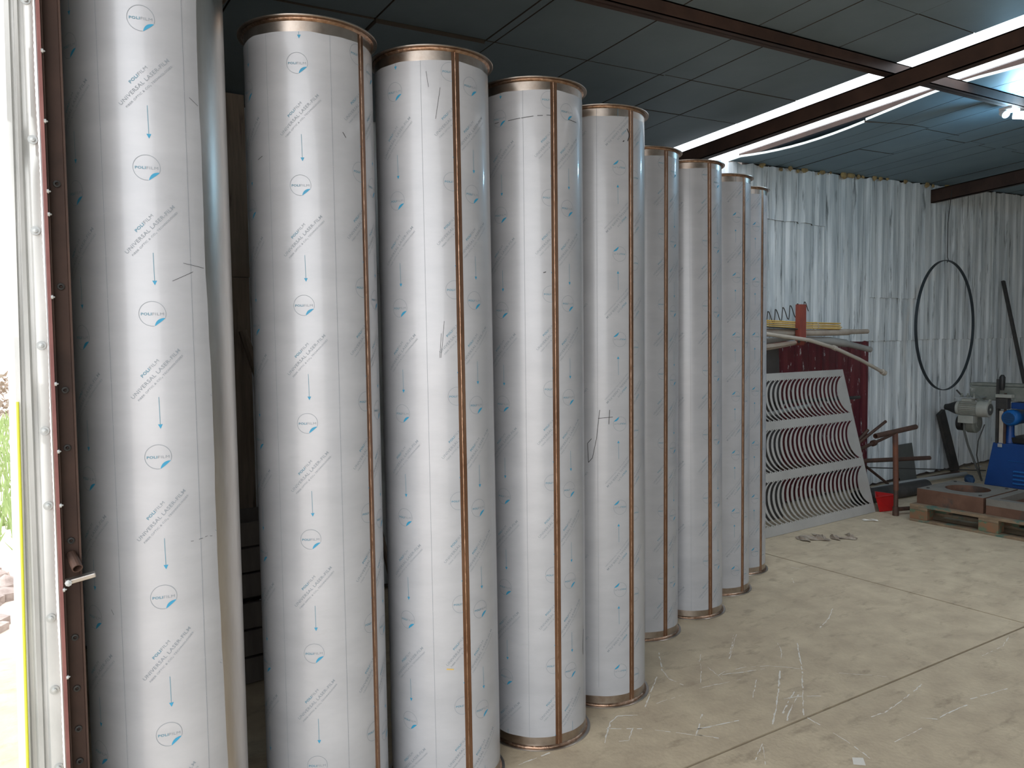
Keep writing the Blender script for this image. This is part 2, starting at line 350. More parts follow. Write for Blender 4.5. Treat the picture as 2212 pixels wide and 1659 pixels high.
def board(x0, x1, y0, y1, sag=None, dz=0):
    g = .004; x0 += g; x1 -= g; y0 += g; y1 -= g
    nx, ny = (10, 10) if sag else (1, 1)
    v = []; f = []
    for t in (0, .018 if sag else .03):
        for i in range(nx+1):
            for j in range(ny+1):
                x = x0+(x1-x0)*i/nx; y = y0+(y1-y0)*j/ny
                v.append((x, y, ROOF(x, y)+t+dz-(sag(x, y) if sag else 0)))
    A = (nx+1)*(ny+1); idx = lambda i, j: i*(ny+1)+j; mi = []
    for i in range(nx):
        for j in range(ny):
            f.append((idx(i, j), idx(i, j+1), idx(i+1, j+1), idx(i+1, j))); mi.append(0)
            f.append((A+idx(i, j), A+idx(i+1, j), A+idx(i+1, j+1), A+idx(i, j+1))); mi.append(0)
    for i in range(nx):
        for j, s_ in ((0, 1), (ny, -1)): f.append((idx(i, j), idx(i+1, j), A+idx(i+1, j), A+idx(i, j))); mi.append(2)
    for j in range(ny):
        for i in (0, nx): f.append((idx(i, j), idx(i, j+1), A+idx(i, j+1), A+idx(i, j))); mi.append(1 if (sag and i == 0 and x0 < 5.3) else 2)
    m = MB(); m.v = v; m.f = [list(q) for q in f]; m.m = mi
    return m.build('ceiling_panel', [M['foam2'] if x0 > 5 else M['foam'], M['foam_edge'], M['gap']], ceil, smooth=bool(sag))  # dark side faces paint the shadow in the seams between boards
XL = [-.12, .30, .9, 1.5, 2.07, 2.12, 2.70, 3.225, 3.265, 3.48, 3.90, SX0]
for a, b in zip(XL, XL[1:]):
    Y = [YF, -2.6, -.2, 2.1, 3.195, 4.42]
    if a > 3.2: Y = [YF, -2.6, -.2, 2.1, 3.195, 3.68, 4.42]
    for c, d in zip(Y, Y[1:]):
        board(a, b, c, d, dz=random.uniform(-.003, .003)-(.012 if (abs(a-1.5) < .01 and c > 3) else 0))
def sag1(x, y):   # board nearest the wall, hanging in the middle
    e = max(0, 1-(x-5.28)/.75); t = (y-3.23)/(4.3-3.23)
    t = min(1, max(0, t)); return .075*e**1.5*(.62+1.3*t-1.92*t*t)
def sag2(x, y):
    e = max(0, 1-(x-5.28)/.62); t = min(1, max(0, (3.2-y)/.55)); return .036*e*(1-t)**1.3
def sag3(x, y):
    e = max(0, 1-(x-5.28)/.62); t = min(1, max(0, (2.5-y)/1.2)); return .03*e*math.sin(PI*t)
XR = [5.28, 5.60, 5.90, 6.15, 6.62, 6.68, 7.0, 7.24, 7.55, 7.85, 8.46, 8.9, 9.6, 10.3, 11, 12.5, XF]
for k, (a, b) in enumerate(zip(XR, XR[1:])):
    Y = [YF, -2.6, -.2, 1.5, 2.56, 3.215, 4.43] if k < 3 else ([YF, -2.6, -.2, 1.5, 3.24, 3.79, 4.43] if k <= 4 else [YF, -2.6, -.2, 2.0, 3.3+.05*(k % 2), 4.43])
    if a == 8.9: Y = [.9, 2.0, 3.3, 4.43]
    for c, d in zip(Y, Y[1:]):
        s_ = None
        if k < 3: s_ = sag1 if c > 3.2 else (sag2 if c > 2.5 else (sag3 if c > 1.4 else None))
        board(a, b, c, d, s_, dz=random.uniform(-.004, .002) if k > 2 else 0)
def roof_beam(name, x0, x1, y0, y1, dt, db, label, m='beam', lip=.012):
    # open channel: web and two flanges following the roof slope
    mm = MB()
    def seg(xa, xb, ya, yb, ta, tb):
        v = [(x, y, ROOF(x, y)-t) for x in (xa, xb) for y in (ya, yb) for t in (tb, ta)]
        mm.add(v, [(0, 1, 3, 2), (4, 6, 7, 5), (0, 4, 5, 1), (2, 3, 7, 6), (0, 2, 6, 4), (1, 5, 7, 3)])
    along_y = (y1-y0) > (x1-x0)
    if along_y:
        cx = (x0+x1)/2
        seg(cx-.004, cx+.004, y0, y1, dt, db); seg(x0, x1, y0, y1, dt, dt+.008); seg(x0, x1, y0, y1, db-.008, db); seg(x0, x0+.006, y0, y1, dt, db)
    else:
        cy = (y0+y1)/2
        seg(x0, x1, cy-.004, cy+.004, dt, db); seg(x0, x1, y0, y1, dt, dt+.006); seg(x0, x1, y0, y1, db-.006, db); seg(x0, x1, y0, y0+.005, dt, db)
    o = mm.build(name, M[m]); return tag(o, label, 'beam', 'roof beams under the foam boards')
roof_beam('roof_beam', 4.41, 4.475, YF, 4.43, .075, .175, 'dark brown steel roof beam running below the bright skylight strip')
roof_beam('roof_beam', 8.53, 8.60, YF, 4.43, .06, .20, 'dark roof beam at the far right, meeting the white wall right of the hoop wire')
roof_beam('roof_beam', -.1, XF, 2.52, 2.575, .003, .07, 'reddish brown purlin crossing above the skylight beam, lamp fixed beside it')
for y in (-1.4, .55): roof_beam('roof_beam', -.1, XF, y, y+.055, .003, .07, 'reddish brown purlin nearer the doorway, parallel to the one by the lamp')
for (a, y0, y1, nm) in ((5.41, YF, 4.43, 'purlin'),):
    m = MB(); v = [(x, y, ROOF(x, y)+t) for x in (a, a+.03) for y in (y0, y1) for t in (.032, .075)]
    m.add(v, [(0, 1, 3, 2), (4, 6, 7, 5), (0, 4, 5, 1), (2, 3, 7, 6), (0, 2, 6, 4), (1, 5, 7, 3)])
    tag(m.build('skylight_curb', M['beam'], ceil), None)

# ---------------- left jamb, cladding and the world outside ----------------
# cladding sheet: vertical ribs, runs from the jamb away along the outside face
cl = MB()
prof = [(.1265, 1.965), (.119, 1.964), (.107, 1.964), (.100, 1.966), (.095, 1.975), (.086, 1.976), (.081, 1.967), (.071, 1.966), (.066, 1.974), (.058, 1.975), (.053, 1.966), (.040, 1.967), (.037, 1.970), (.034, 1.975), (.034, 2.02), (.034, 2.2)]
v = []; f = []; NZ = 420; n = len(prof)-1
for th_ in (0, .0015):
    for z_ in range(NZ+1):
        z = 3.05*z_/NZ; lean = .006*(z-1.2)
        for i, (px_, py_) in enumerate(prof):
            dent = .0022*math.exp(-((z-1.98)/.035)**2)*(i in (2, 3, 4))+.0018*math.exp(-((z-1.42)/.05)**2)*(i in (3, 4, 5))
            j = (.0009 if z_ % 2 else 0)+.0012*math.sin(z*5.1)+.0008*math.sin(z*17) if i == 0 else .0012*math.sin(z*2.3+i)
            v.append((.1265+(px_-.1265)*(.823-.14*(z-.64))+lean+j, py_+th_*2+dent*3+.0009*math.sin(z*7+i*1.3), z))
W_ = n+1; S_ = (NZ+1)*W_
for z_ in range(NZ):
    for i in range(n):
        a = z_*W_+i; f.append((a, a+1, a+W_+1, a+W_)); f.append((S_+a, S_+a+W_, S_+a+W_+1, S_+a+1))
    for i in (0, n): a = z_*W_+i; f.append((a, a+W_, S_+a+W_, S_+a))
cl.add(v, f); cl.build('cladding_sheet', M['galv'], wl, smooth=True)
def lean_box(m, x0, x1, y0, y1, z0=0, z1=3.05):
    v = [(x+.006*(z-1.2), y, z) for x in (x0, x1) for y in (y0, y1) for z in (z0, z1)]
    m.add(v, [(0, 1, 3, 2), (4, 6, 7, 5), (0, 4, 5, 1), (2, 3, 7, 6), (0, 2, 6, 4), (1, 5, 7, 3)])
m = MB(); lean_box(m, .1315, .1385, 1.955, 1.99); m.build('frame_angle', M['beam2'], wl)
m = MB(); lean_box(m, .139, .143, 1.962, 2.0); lean_box(m, .139, .178, 1.992, 2.0); lean_box(m, .174, .178, 1.972, 2.0); m.build('frame_channel', M['beam'], wl)
sm_ = MB().lathe([(0, -.012), (.0025, -.011), (.0025, 0), (.0065, 0), (.0065, .003), (.005, .0035), (.005, .008), (0, .0085)], axis='x', n=10)
# outward-facing washer-head screws on the sheet face (-x side)
hm = MB().lathe([(0, -.0075), (.0045, -.007), (.0045, -.002), (.0095, -.002), (.0095, 0), (0, 0)], axis='y', n=12).mesh('screw_head', M['alu'], True)
for z in (2.285, 1.996, 1.804, 1.559, 1.374, 1.21, .961, .799, .622, .43, .25):
    put('screw', hm, wl, (.1155+.006*(z-1.2)+random.uniform(-.003, .002), 1.9635, z))
tm = MB().lathe([(.0022, 0), (.0022, .006), (0, .008)], axis='x', n=8).lathe([(0, -.001), (.0048, -.001), (.0048, .0035), (.003, .0035)], axis='x', n=8).mesh('screw_tip', M['alu'], True)
for z in (2.184, 2.037, 1.889, 1.84, 1.663, 1.475, 1.327, 1.208, 1.02, .823, .6, .42):
    put('screw', tm, wl, (.1385+.006*(z-1.2), 1.958, z), (0, 0, PI*0+.0))
rm = MB().lathe([(.004, -.0035), (.0075, -.0025), (.008, 0), (.003, 0), (.0025, -.002)], axis='y', n=10).mesh('rivet', M['dark'], True)
for z in (1.912, 1.688, 1.459, 1.33, 1.12, .898, .78, .686, .61): put('rivet', rm, wl, (.160+.006*(z-1.2), 1.991, z))
# latch peg and pipe stub
t = thing('latch_bar', 'short flat steel latch bar sticking out of the door frame near the nearest tube', 'latch', (.142, 1.945, 1.045))
MB().bar((.142, 1.945, 1.040), (.200, 1.945, 1.048), .022, .010).build('bar', M['steel_side'], t, bevel=.002)
MB().lathe([(0, -.004), (.007, -.003), (.007, .002), (0, .002)], c=(.146, 1.930, 1.041), axis='y', n=8).build('bolt', M['alu'], t)
t = MB().tube([(.158, 1.985, 1.09), (.166, 1.945, 1.066)], .011, 14, hollow=.002).build('pipe_stub', M['rust'])
tag(t, 'short dark open pipe end above the latch bar in the door frame', 'pipe')
yp = MB().tube([(.043, 1.957, 0), (.055, 1.957, .64), (.066, 1.957, 1.209), (.070, 1.957, 1.44)], .0030, 8).build('yellow_strip', M['yellow']); tag(yp, 'narrow yellow strip running down the white cladding at the left edge', 'strip')
gr = MB().box(-60, -.25, -40, 60, -.3, -.02).box(-.25, 60, 4.62, 60, -.3, -.02).build('ground', M['sand']); tag(gr, kind='structure')
# rubble, grass and hedge seen past the cladding
rb = thing('rubble_heap', 'heap of broken stones and scrap outside past the white cladding', 'rubble', (.0, 5.2, -.02))
for k in range(60):
    x, y = random.uniform(-.5, .12), random.uniform(4.75, 7.0); r = random.uniform(.03, .1); a0 = random.uniform(0, 6); nn_ = 6
    v = [(x, y, r*random.uniform(.4, .9))]+[(x+r*math.cos(a0+q)*random.uniform(.7, 1.2), y+r*math.sin(a0+q)*random.uniform(.7, 1.2), r*.3) for q in range(nn_)]+[(x+r*math.cos(a0+q)*1.1, y+r*math.sin(a0+q)*1.1, -.03) for q in range(nn_)]
    f = [(0, 1+q, 1+(q+1) % nn_) for q in range(nn_)]+[(1+q, 1+nn_+q, 1+nn_+(q+1) % nn_, 1+(q+1) % nn_) for q in range(nn_)]
    MB().add(v, f).build('stone', M['rubble'], rb)
gm = MB()
for k in range(2600):
    y = random.uniform(7, 19); x = random.uniform(-2.0, .034*y+.1); hh = random.uniform(.08, .35); a = random.uniform(0, PI); w_ = .02
    dx, dy = math.cos(a)*w_, math.sin(a)*w_
    gm.add([(x-dx, y-dy, -.02), (x+dx, y+dy, -.02), (x+random.uniform(-.1, .1), y+random.uniform(-.1, .1), hh)], [(0, 1, 2)])
tag(gm.build('grass', M['grass']), 'patch of green grass outside beyond the rubble', 'grass', kind='stuff')
hg = MB()
for k in range(2500):
    y = random.uniform(20, 22); x = random.uniform(-3, 1.4); z = random.uniform(-.1, 1.1)*random.uniform(.6, 1); s_ = .09
    p = Vector((x, y, z)); hg.add([p+Vector([random.uniform(-s_, s_) for _ in range(3)]) for _ in range(3)], [(0, 1, 2)])
tag(hg.build('dry_hedge', M['hedge']), 'dry brownish bushes far outside behind the grass', 'bushes', kind='stuff')

# ---------------- steel tubes ----------------
RB, RF, LT = .1940, .2126, 2.5
RFILM = RB+.0008; RPR = RFILM+.0007
CIRC = 2*PI*RB
# flat lettering
def text_mesh(s, size, bold=0.0, align='CENTER'):
    cu = bpy.data.curves.new('t', 'FONT'); cu.body = s; cu.size = size; cu.align_x = align; cu.align_y = 'CENTER'; cu.offset = bold; cu.resolution_u = 2; cu.space_character = 1.06
    o = bpy.data.objects.new('t', cu); C.objects.link(o)
    bpy.context.view_layer.update()
    dg = bpy.context.evaluated_depsgraph_get(); me = bpy.data.meshes.new_from_object(o.evaluated_get(dg))
    v = [(p.co.x, p.co.y) for p in me.vertices]; f = [tuple(p.vertices) for p in me.polygons]
    bpy.data.objects.remove(o); bpy.data.curves.remove(cu); bpy.data.meshes.remove(me)
    return v, f
def fit(vf, width, height=None):
    v, f = vf; xs_ = [p[0] for p in v]; ys_ = [p[1] for p in v]
    cx, cy = (min(xs_)+max(xs_))/2, (min(ys_)+max(ys_))/2; s = width/(max(xs_)-min(xs_)); sy = s if height is None else height/(max(ys_)-min(ys_))
    return [((p[0]-cx)*s, (p[1]-cy)*sy) for p in v], f
def xf(vf, dx=0, dy=0, a=0):
    c, s = math.cos(a), math.sin(a); return [(x*c-y*s+dx, x*s+y*c+dy) for x, y in vf[0]], vf[1]
unit = []   # (verts, faces, material) relative to the circle centre
INK, BLU, MID = 0, 1, 2
def ring(r, w_, a0, a1, n=40):
    v = []; 
    for i in range(n+1):
        a = a0+(a1-a0)*i/n; v += [(math.cos(a)*(r-w_), math.sin(a)*(r-w_)), (math.cos(a)*r, math.sin(a)*r)]
    return v, [(2*i, 2*i+1, 2*i+3, 2*i+2) for i in range(n)]
rad = math.radians
unit.append((*ring(.0305, .0012, rad(-18), rad(276)), INK))
p1 = Vector((math.cos(rad(-20)), math.sin(rad(-20))))*.0305; p2 = Vector((math.cos(rad(-82)), math.sin(rad(-82))))*.0305
v = []; mdl = (p1+p2)/2; nrm = -mdl.normalized()
for i in range(13):
    t_ = i/12; p = p1.lerp(p2, t_); b_ = 4*t_*(1-t_); v += [tuple(p-nrm*.0008*b_), tuple(p+nrm*.0068*b_)]
unit.append((v, [(2*i, 2*i+1, 2*i+3, 2*i+2) for i in range(12)], BLU))
unit.append((*xf(fit(text_mesh('POLI', .01, .0003), .0235, .0066), -.0137, -.0005), MID))
unit.append((*xf(fit(text_mesh('FILM', .01, 0), .0255, .0066), .0125, -.0005), INK))
AN = rad(46.5); cx0, cy0 = .002, -.146
def slant(vf, du, dv, m):   # du along the line, dv across it
    c, s = math.cos(AN), math.sin(AN); unit.append((*xf(vf, cx0+du*c-dv*s, cy0+du*s+dv*c, AN), m))
slant(fit(text_mesh('UNIVERSAL LASER-FILM', .01, .00006), .160, .0088), 0, 0, INK)
slant(fit(text_mesh('POLI', .01, .0003), .0255, .0075), -.0137, .0185, MID)
slant(fit(text_mesh('FILM', .01, 0), .0275, .0075), .0150, .0185, INK)
slant(fit(text_mesh('FIBER OPTIC & CO₂ TECHNOLOGIES', .01, .00002), .150, .0056), 0, -.0155, INK)
unit.append(([(.006, -.203), (.0074, -.203), (.0084, -.272), (.007, -.272)], [(0, 1, 2, 3)], MID))
unit.append(([(.0025, -.270), (.0133, -.270), (.0080, -.281)], [(0, 1, 2)], BLU))
def print_mesh(name, columns, lines, s0, s1, flip=False, dz=0., z0=.046, z1=2.455, edge=None):
    V, F, MI = [], [], []
    def addp(vs, fs, m):
        n = len(V); V.extend(vs); F.extend([tuple(i+n for i in f) for f in fs]); MI.extend([m]*len(fs))
    for s, zc in columns:
        k = -1
        while True:
            z = zc-.350*k
            if z < -.1: break
            for vs, fs, m in unit: addp([(x+s, y+z) for x, y in vs], fs, m)
            k += 1
    for s in lines:
        z = z0
        while z < z1:
            addp([(s-.0005, z), (s+.0005, z), (s+.0005, min(z+.10, z1)), (s-.0005, min(z+.10, z1))], [(0, 1, 2, 3)], INK); z += .1015
    bm = bmesh.new(); vv = [bm.verts.new((x, y, 0)) for x, y in V]
    for f, m in zip(F, MI):
        try: q = bm.faces.new([vv[i] for i in f]); q.material_index = m
        except ValueError: pass
    for co, no in (((s0, 0, 0), (-1, 0, 0)), ((s1, 0, 0), (1, 0, 0)), ((0, z0, 0), (0, -1, 0)), ((0, z1, 0), (0, 1, 0))):
        bmesh.ops.bisect_plane(bm, geom=bm.verts[:]+bm.edges[:]+bm.faces[:], plane_co=co, plane_no=no, clear_outer=True)
    if edge:
        bmesh.ops.delete(bm, geom=[f for f in bm.faces if f.calc_center_median().x > edge(f.calc_center_median().y)-.002], context='FACES')
    for q in bm.verts:
        s, z = q.co.x, q.co.y
        a = s/RB
        if flip: a, z = -a, LT-z+dz
        q.co = (RPR*math.cos(a), RPR*math.sin(a), z)
    if flip: 
        pass
    me = bpy.data.meshes.new(name); bm.to_mesh(me); bm.free()
    for m in ('ink', 'ink_blue', 'ink_mid'): me.materials.append(M[m])
    return me
D = lambda deg: math.radians(deg)*RB
colsN = [(CIRC+D(-5.5), 2.422), (CIRC+D(-62), 2.366), (CIRC+D(-118.5), 2.31), (CIRC+D(-175), 2.254), (D(17), 2.388), (D(73.5), 2.444), (D(130), 2.5)]
linesN = [CIRC+D(-33.7), CIRC+D(-90), CIRC+D(-147), D(45), D(101)]
G = .0132
printN = print_mesh('film_print', colsN, linesN, G, CIRC-G)
printF = print_mesh('film_print', colsN, linesN, G, CIRC-G, flip=True, dz=.038)
# shared tube meshes, seam at local +x
NS = 128
def ring_z(th, base, amp): return base+amp*(math.sin(3*th+1)+.6*math.sin(7*th+.4)+.4*math.sin(13*th))
bodyM = MB().lathe([(RB-.002, .002), (RB, .002), (RB, LT-.002), (RB-.002, LT-.002)], n=NS, closed=True).mesh('tube_wall', M['steel'], True)
def film_mesh(a0, a1, edge=None, n=120):
    m = MB(); v = []; f = []; NZ = 30
    for i in range(n+1):
        for j in range(NZ+1):
            t_ = j/NZ
            zz0 = ring_z(a0+(a1-a0)*i/n, .047, .0014); zz1 = ring_z(a0+(a1-a0)*i/n+2, 2.457, .0018)
            z = zz0+(zz1-zz0)*t_
            e = edge(z) if edge else a1
            a = a0+(e-a0)*i/n
            v.append((RFILM*math.cos(a), RFILM*math.sin(a), z))
    for i in range(n):
        for j in range(NZ):
            q = i*(NZ+1)+j; f.append((q, q+NZ+1, q+NZ+2, q+1))
    return m.add(v, f).mesh('film', M['film'], 'all')
filmM = film_mesh(G/RB, 2*PI-G/RB)
bandM = MB(); v = []; f = []
for i in range(9):
    a = -.0135/RB+.027/RB*i/8
    v += [((RB+.0004)*math.cos(a), (RB+.0004)*math.sin(a), .004), ((RB+.0004)*math.cos(a), (RB+.0004)*math.sin(a), LT-.004)]
bandM = MB().add(v, [(2*i, 2*i+2, 2*i+3, 2*i+1) for i in range(8)]).mesh('weld_seam', M['band'], 'all')
bm_ = MB(); v = []; NZ = 160
for j in range(NZ+1):
    z = .006+(LT-.012)*j/NZ; r_ = .0024*(1+.1*math.sin(j*1.7))
    for q in range(6):
        a = PI*q/5-PI/2; v.append((RB+.0002+abs(math.cos(a))*r_*.7, math.sin(a)*r_, z))
beadM = bm_.add(v, [(j*6+q, j*6+q+1, (j+1)*6+q+1, (j+1)*6+q) for j in range(NZ) for q in range(5)]).mesh('weld_bead', M['bead'], 'all')
def flange(top):
    s = 1 if top else -1; z = LT if top else 0
    pr_ = [(RB-.006, z), (RF-.001, z), (RF, z-.001*s), (RF, z-.004*s), (RF-.001, z-.005*s), (RB-.001, z-.005*s), (RB-.006, z-.004*s)]
    return MB().lathe(pr_, n=NS, closed=True).mesh('flange', M['tint'] if top else M['steel'], True)
flT, flB = flange(True), flange(False)
def fweld(top):
    s = 1 if top else -1; z = LT-.005 if top else .005
    pr_ = [(RB, z), (RB+.0075, z), (RB+.0070, z-.003*s), (RB+.004, z-.0065*s), (RB+.0005, z-.009*s)]
    return MB().lathe(pr_, n=NS).mesh('flange_weld', M['bead'], 'all')
wT, wB = fweld(True), fweld(False)
def collar(top):
    z0, z1 = (2.455, 2.494) if top else (.006, .050); r = RB+.0002
    return MB().lathe([(r, z0), (r, z1)], n=NS).mesh('collar_band', M['tint'], 'all')
cT, cB = collar(True), collar(False)
TUBES = [  # x, y, tilt x, tilt y, seam angle right of the line of sight, flipped film
    (2, .9052, 2.4173, -.0004, .0022, 52.0, 0), (3, 1.3484, 2.4127, -.0072, .0049, 23.5, 0), (4, 1.8111, 2.4843, -.0020, -.0094, 24.5, 0),
    (5, 2.2415, 2.5921, .0098, .0007, 42.5, 1), (6, 2.8863, 3.0073, .0075, -.0039, 40.3, 0), (7, 3.3219, 3.0774, -.0039, .0088, 40.0, 0),
    (8, 3.7531, 3.2365, .0017, -.0001, 51.6, 1), (9, 4.1715, 3.4352, -.0037, -.0012, 56.5, 1)]
LAB = {2: 'second tube from the doorway, weld seam near its right edge, right of the torn-film tube',
       3: 'third tube from the doorway, with a yellow speck low on its film beside the seam',
       4: 'fourth tube from the doorway, long black marker line just below its top flange',
       5: 'fifth tube from the doorway, upside-down film print, long curved marker line on its left',
       6: 'sixth tube from the doorway, darker and set back after the gap in the row',
       7: 'seventh tube from the doorway, right of the set-back one, print reading upright',
       8: 'eighth tube from the doorway, next to last, with upside-down film print',
       9: 'last and farthest tube of the row, nearest the slotted sheet'}
def make_tube(n, x, y, tx, ty, seam, flip, src=None):
    t = thing('steel_tube', LAB[n], 'tube', (x, y, 0), 'film-wrapped steel tubes standing in a row')
    al = math.atan2(-y, -x)+math.radians(seam)
    q = Vector((0, 0, 1)).rotation_difference(Vector((tx/LT, ty/LT, 1)).normalized()) @ Quaternion((0, 0, 1), al)
    t.rotation_mode = 'QUATERNION'; t.rotation_quaternion = q
    put('tube_wall', bodyM, t); f = put('film', filmM, t); put('film_print', printF if flip else printN, f)
    put('weld_seam', bandM, t); put('weld_bead', beadM, t)
    for a, b, c in ((flT, wT, cT), (flB, wB, cB)):
        fl = put('flange', a, t); put('flange_weld', b, fl); put('collar_band', c, t)
    return t
TT = {}
for args in TUBES: TT[args[0]] = make_tube(*args)
# nearest tube: film torn off along its right side
t1 = thing('steel_tube', 'nearest tube by the doorway, film ending in a wavy edge over bare steel', 'tube', (.4000, 2.2504, 0), 'film-wrapped steel tubes standing in a row')
t1.rotation_mode = 'QUATERNION'; t1.rotation_quaternion = Quaternion((0, 0, 1), math.atan2(-2.2504, -.4))
EDG = [(0, 44.5), (.3, 43.2), (.51, 42.3), (.8, 40.6), (1.0, 39.4), (1.13, 39.3), (1.3, 39.9), (1.45, 39.8), (1.6, 38.9), (1.75, 37.7), (1.87, 37.6), (2.0, 38.2), (2.15, 37.2), (2.3, 37.0), (2.41, 38.3), (2.5, 38.6)]
def edge1(z):
    for (a, p), (b, q) in zip(EDG, EDG[1:]):
        if a <= z <= b: return math.radians(p+(q-p)*(z-a)/(b-a)+.25*math.sin(z*31))
    return math.radians(39)
put('tube_wall', MB().lathe([(RB-.002, .002), (RB, .002), (RB, LT-.002), (RB-.002, LT-.002)], n=NS, closed=True).mesh('tube_wall', M['steel_side'], True), t1)
f1 = put('film', film_mesh(math.radians(-175), math.radians(40), edge1), t1)
pm = print_mesh('film_print', [(D(-2), 2.332), (D(-58.5), 2.277), (D(-115), 2.22), (D(54.5), 2.388-.06)], [D(-32), D(25.5), D(-88)], D(-174), D(50), edge=lambda z: edge1(z)*RB)
put('film_print', pm, f1)
for a, b in ((flT, wT), (flB, wB)):
    fl = put('flange', a, t1); put('flange_weld', b, fl)
# marker lines and specks on the films (ink lines hugging the cylinder)
def marks(tube, name, m, polylines, w_=.0014):
    seam = {a[0]: a[5] for a in TUBES}.get(tube, 0)
    r = RPR+.0004
    for pl in polylines:
        mm = MB()
        Q = []
        for (a, z), (b, y_) in zip(pl, pl[1:]):
            k = max(1, int(abs(b-a)/2)+int(abs(y_-z)/.05)); Q += [(a+(b-a)*i/k, z+(y_-z)*i/k) for i in range(k)]
        Q.append(pl[-1])
        for (a, z), (b, y_) in zip(Q, Q[1:]):
            P = Vector((math.radians(a-seam)*RB, z)); P2 = Vector((math.radians(b-seam)*RB, y_)); d_ = (P2-P); 
            if d_.length < 1e-5: continue
            d_.normalize(); n_ = Vector((-d_.y, d_.x))*w_/2
            vs = [(p.x/RB, p.y) for p in (P+n_, P-n_, P2-n_, P2+n_)]
            mm.add([(r*math.cos(q), r*math.sin(q), z2) for q, z2 in vs], [(0, 1, 2, 3)])
        put(name, mm.mesh(name, M[m]), t1 if tube == 1 else TT[tube])
marks(4, 'marker_line', 'marker', [[(-44, 2.352), (-38, 2.353)], [(-26, 2.352), (-12, 2.357)], [(-11, 2.357), (2, 2.362)], [(6, 2.364), (12, 2.365)], [(16, 2.367), (21, 2.367)], [(44, 2.362), (58, 2.36)]], .0020)
marks(4, 'marker_line', 'marker', [[(70, .42), (67, .36), (68, .32)], [(11, 1.80), (14, 1.803)]], .003)
marks(5, 'marker_line', 'marker', [[(-46, 1.02), (-44, .90), (-47, .78), (-50, .64), (-55, .48)], [(0, 1.26), (-4, 1.14), (-9, 1.06), (-14, 1.04), (-15, 1.12), (-10, 1.14)], [(-2, 1.225), (16, 1.23)], [(12, 1.26), (11, 1.20)]], .0022)
marks(5, 'marker_line', 'marker', [[(36, 2.41), (40, 2.385), (37, 2.36)], [(30, 2.355), (32, 2.36)]], .004)
marks(3, 'marker_line', 'marker', [[(7, 1.62), (5, 1.55), (3, 1.50)], [(2, 1.50), (4, 1.58)], [(8, 2.37), (3, 2.27)], [(-3, 2.37), (-5, 2.42)]], .0012)
marks(3, 'yellow_speck', 'ochre', [[(2, .455), (9, .452)]], .004)
marks(1, 'marker_line', 'marker', [[(20, 1.757), (36, 1.748)], [(12, 1.712), (27, 1.737)], [(29, 2.165), (36, 2.15)], [(18, 1.062), (20, 1.062)], [(24, 1.063), (27, 1.064)], [(29, 1.066), (31, 1.067)], [(33, 1.065), (35, 1.064)], [(-40, .905), (-38, .892)]], .0009)
marks(2, 'marker_line', 'marker', [[(-52, 2.10), (-46, 2.108)], [(28, 2.18), (31, 2.165)]], .0016)

# ---------------- things behind the tubes ----------------
for k, (x, y, w_, h_, lab) in enumerate([(1.00, 4.22, .13, 2.86, 'tall weathered plank with a dark knot, left one seen between the first two tubes'), (1.145, 4.22, .14, 2.85, 'tall weathered plank, right one seen between the first two tubes'), (1.31, 4.23, .15, 2.80, 'tall weathered plank almost hidden behind the second tube')]):
    b = MB().box(x-w_/2, x+w_/2, y, y+.028, 0, 1.9).build('wooden_plank', M['plank']); tag(b, lab, 'plank', 'planks standing behind the tubes')
    o = MB().box(x-w_/2+.006, x+w_/2+.004, y-.003, y+.026, 1.903, h_).build('end_piece', M['plank'], b)
for k, (x0, y0, z0, x1, y1, z1, r, lab) in enumerate([(1.60, 4.02, 0, 1.16, 4.17, 1.62, .022, 'dark wooden stick leaning against the planks'), (1.90, 3.90, .0, 1.70, 4.12, 1.35, .016, 'pale thin stick leaning behind the second tube')]):
    tag(MB().tube([(x0, y0, z0), (x1, y1, z1)], r, 8).build('wooden_stick', M['plank']), lab, 'stick')
for k, (x0, x1, y0, y1, z0, z1, lab) in enumerate([(.75, 1.5, 3.55, 3.95, 0, .38, 'dark wooden crate on the floor behind the first two tubes'), (.78, 1.4, 3.6, 3.92, .38, .74, 'smaller dark crate stacked on the one behind the first two tubes')]):
    t = thing('wooden_crate', lab, 'crate', ((x0+x1)/2, (y0+y1)/2, z0), 'crates behind the tubes')
    for a in range(3):
        zz = z0+(z1-z0)*a/3
        for yy_ in (y0, y1-.018): MB().box(x0, x1, yy_, yy_+.018, zz+.006, zz+(z1-z0)/3-.006).build('slat', M['dark_wall'], t)
        for xx_ in (x0, x1-.018): MB().box(xx_, xx_+.018, y0+.019, y1-.019, zz+.006, zz+(z1-z0)/3-.006).build('slat', M['dark_wall'], t)
    MB().box(x0+.02, x1-.02, y0+.02, y1-.02, z0+.003, z0+.02).build('bottom', M['dark_wall'], t)

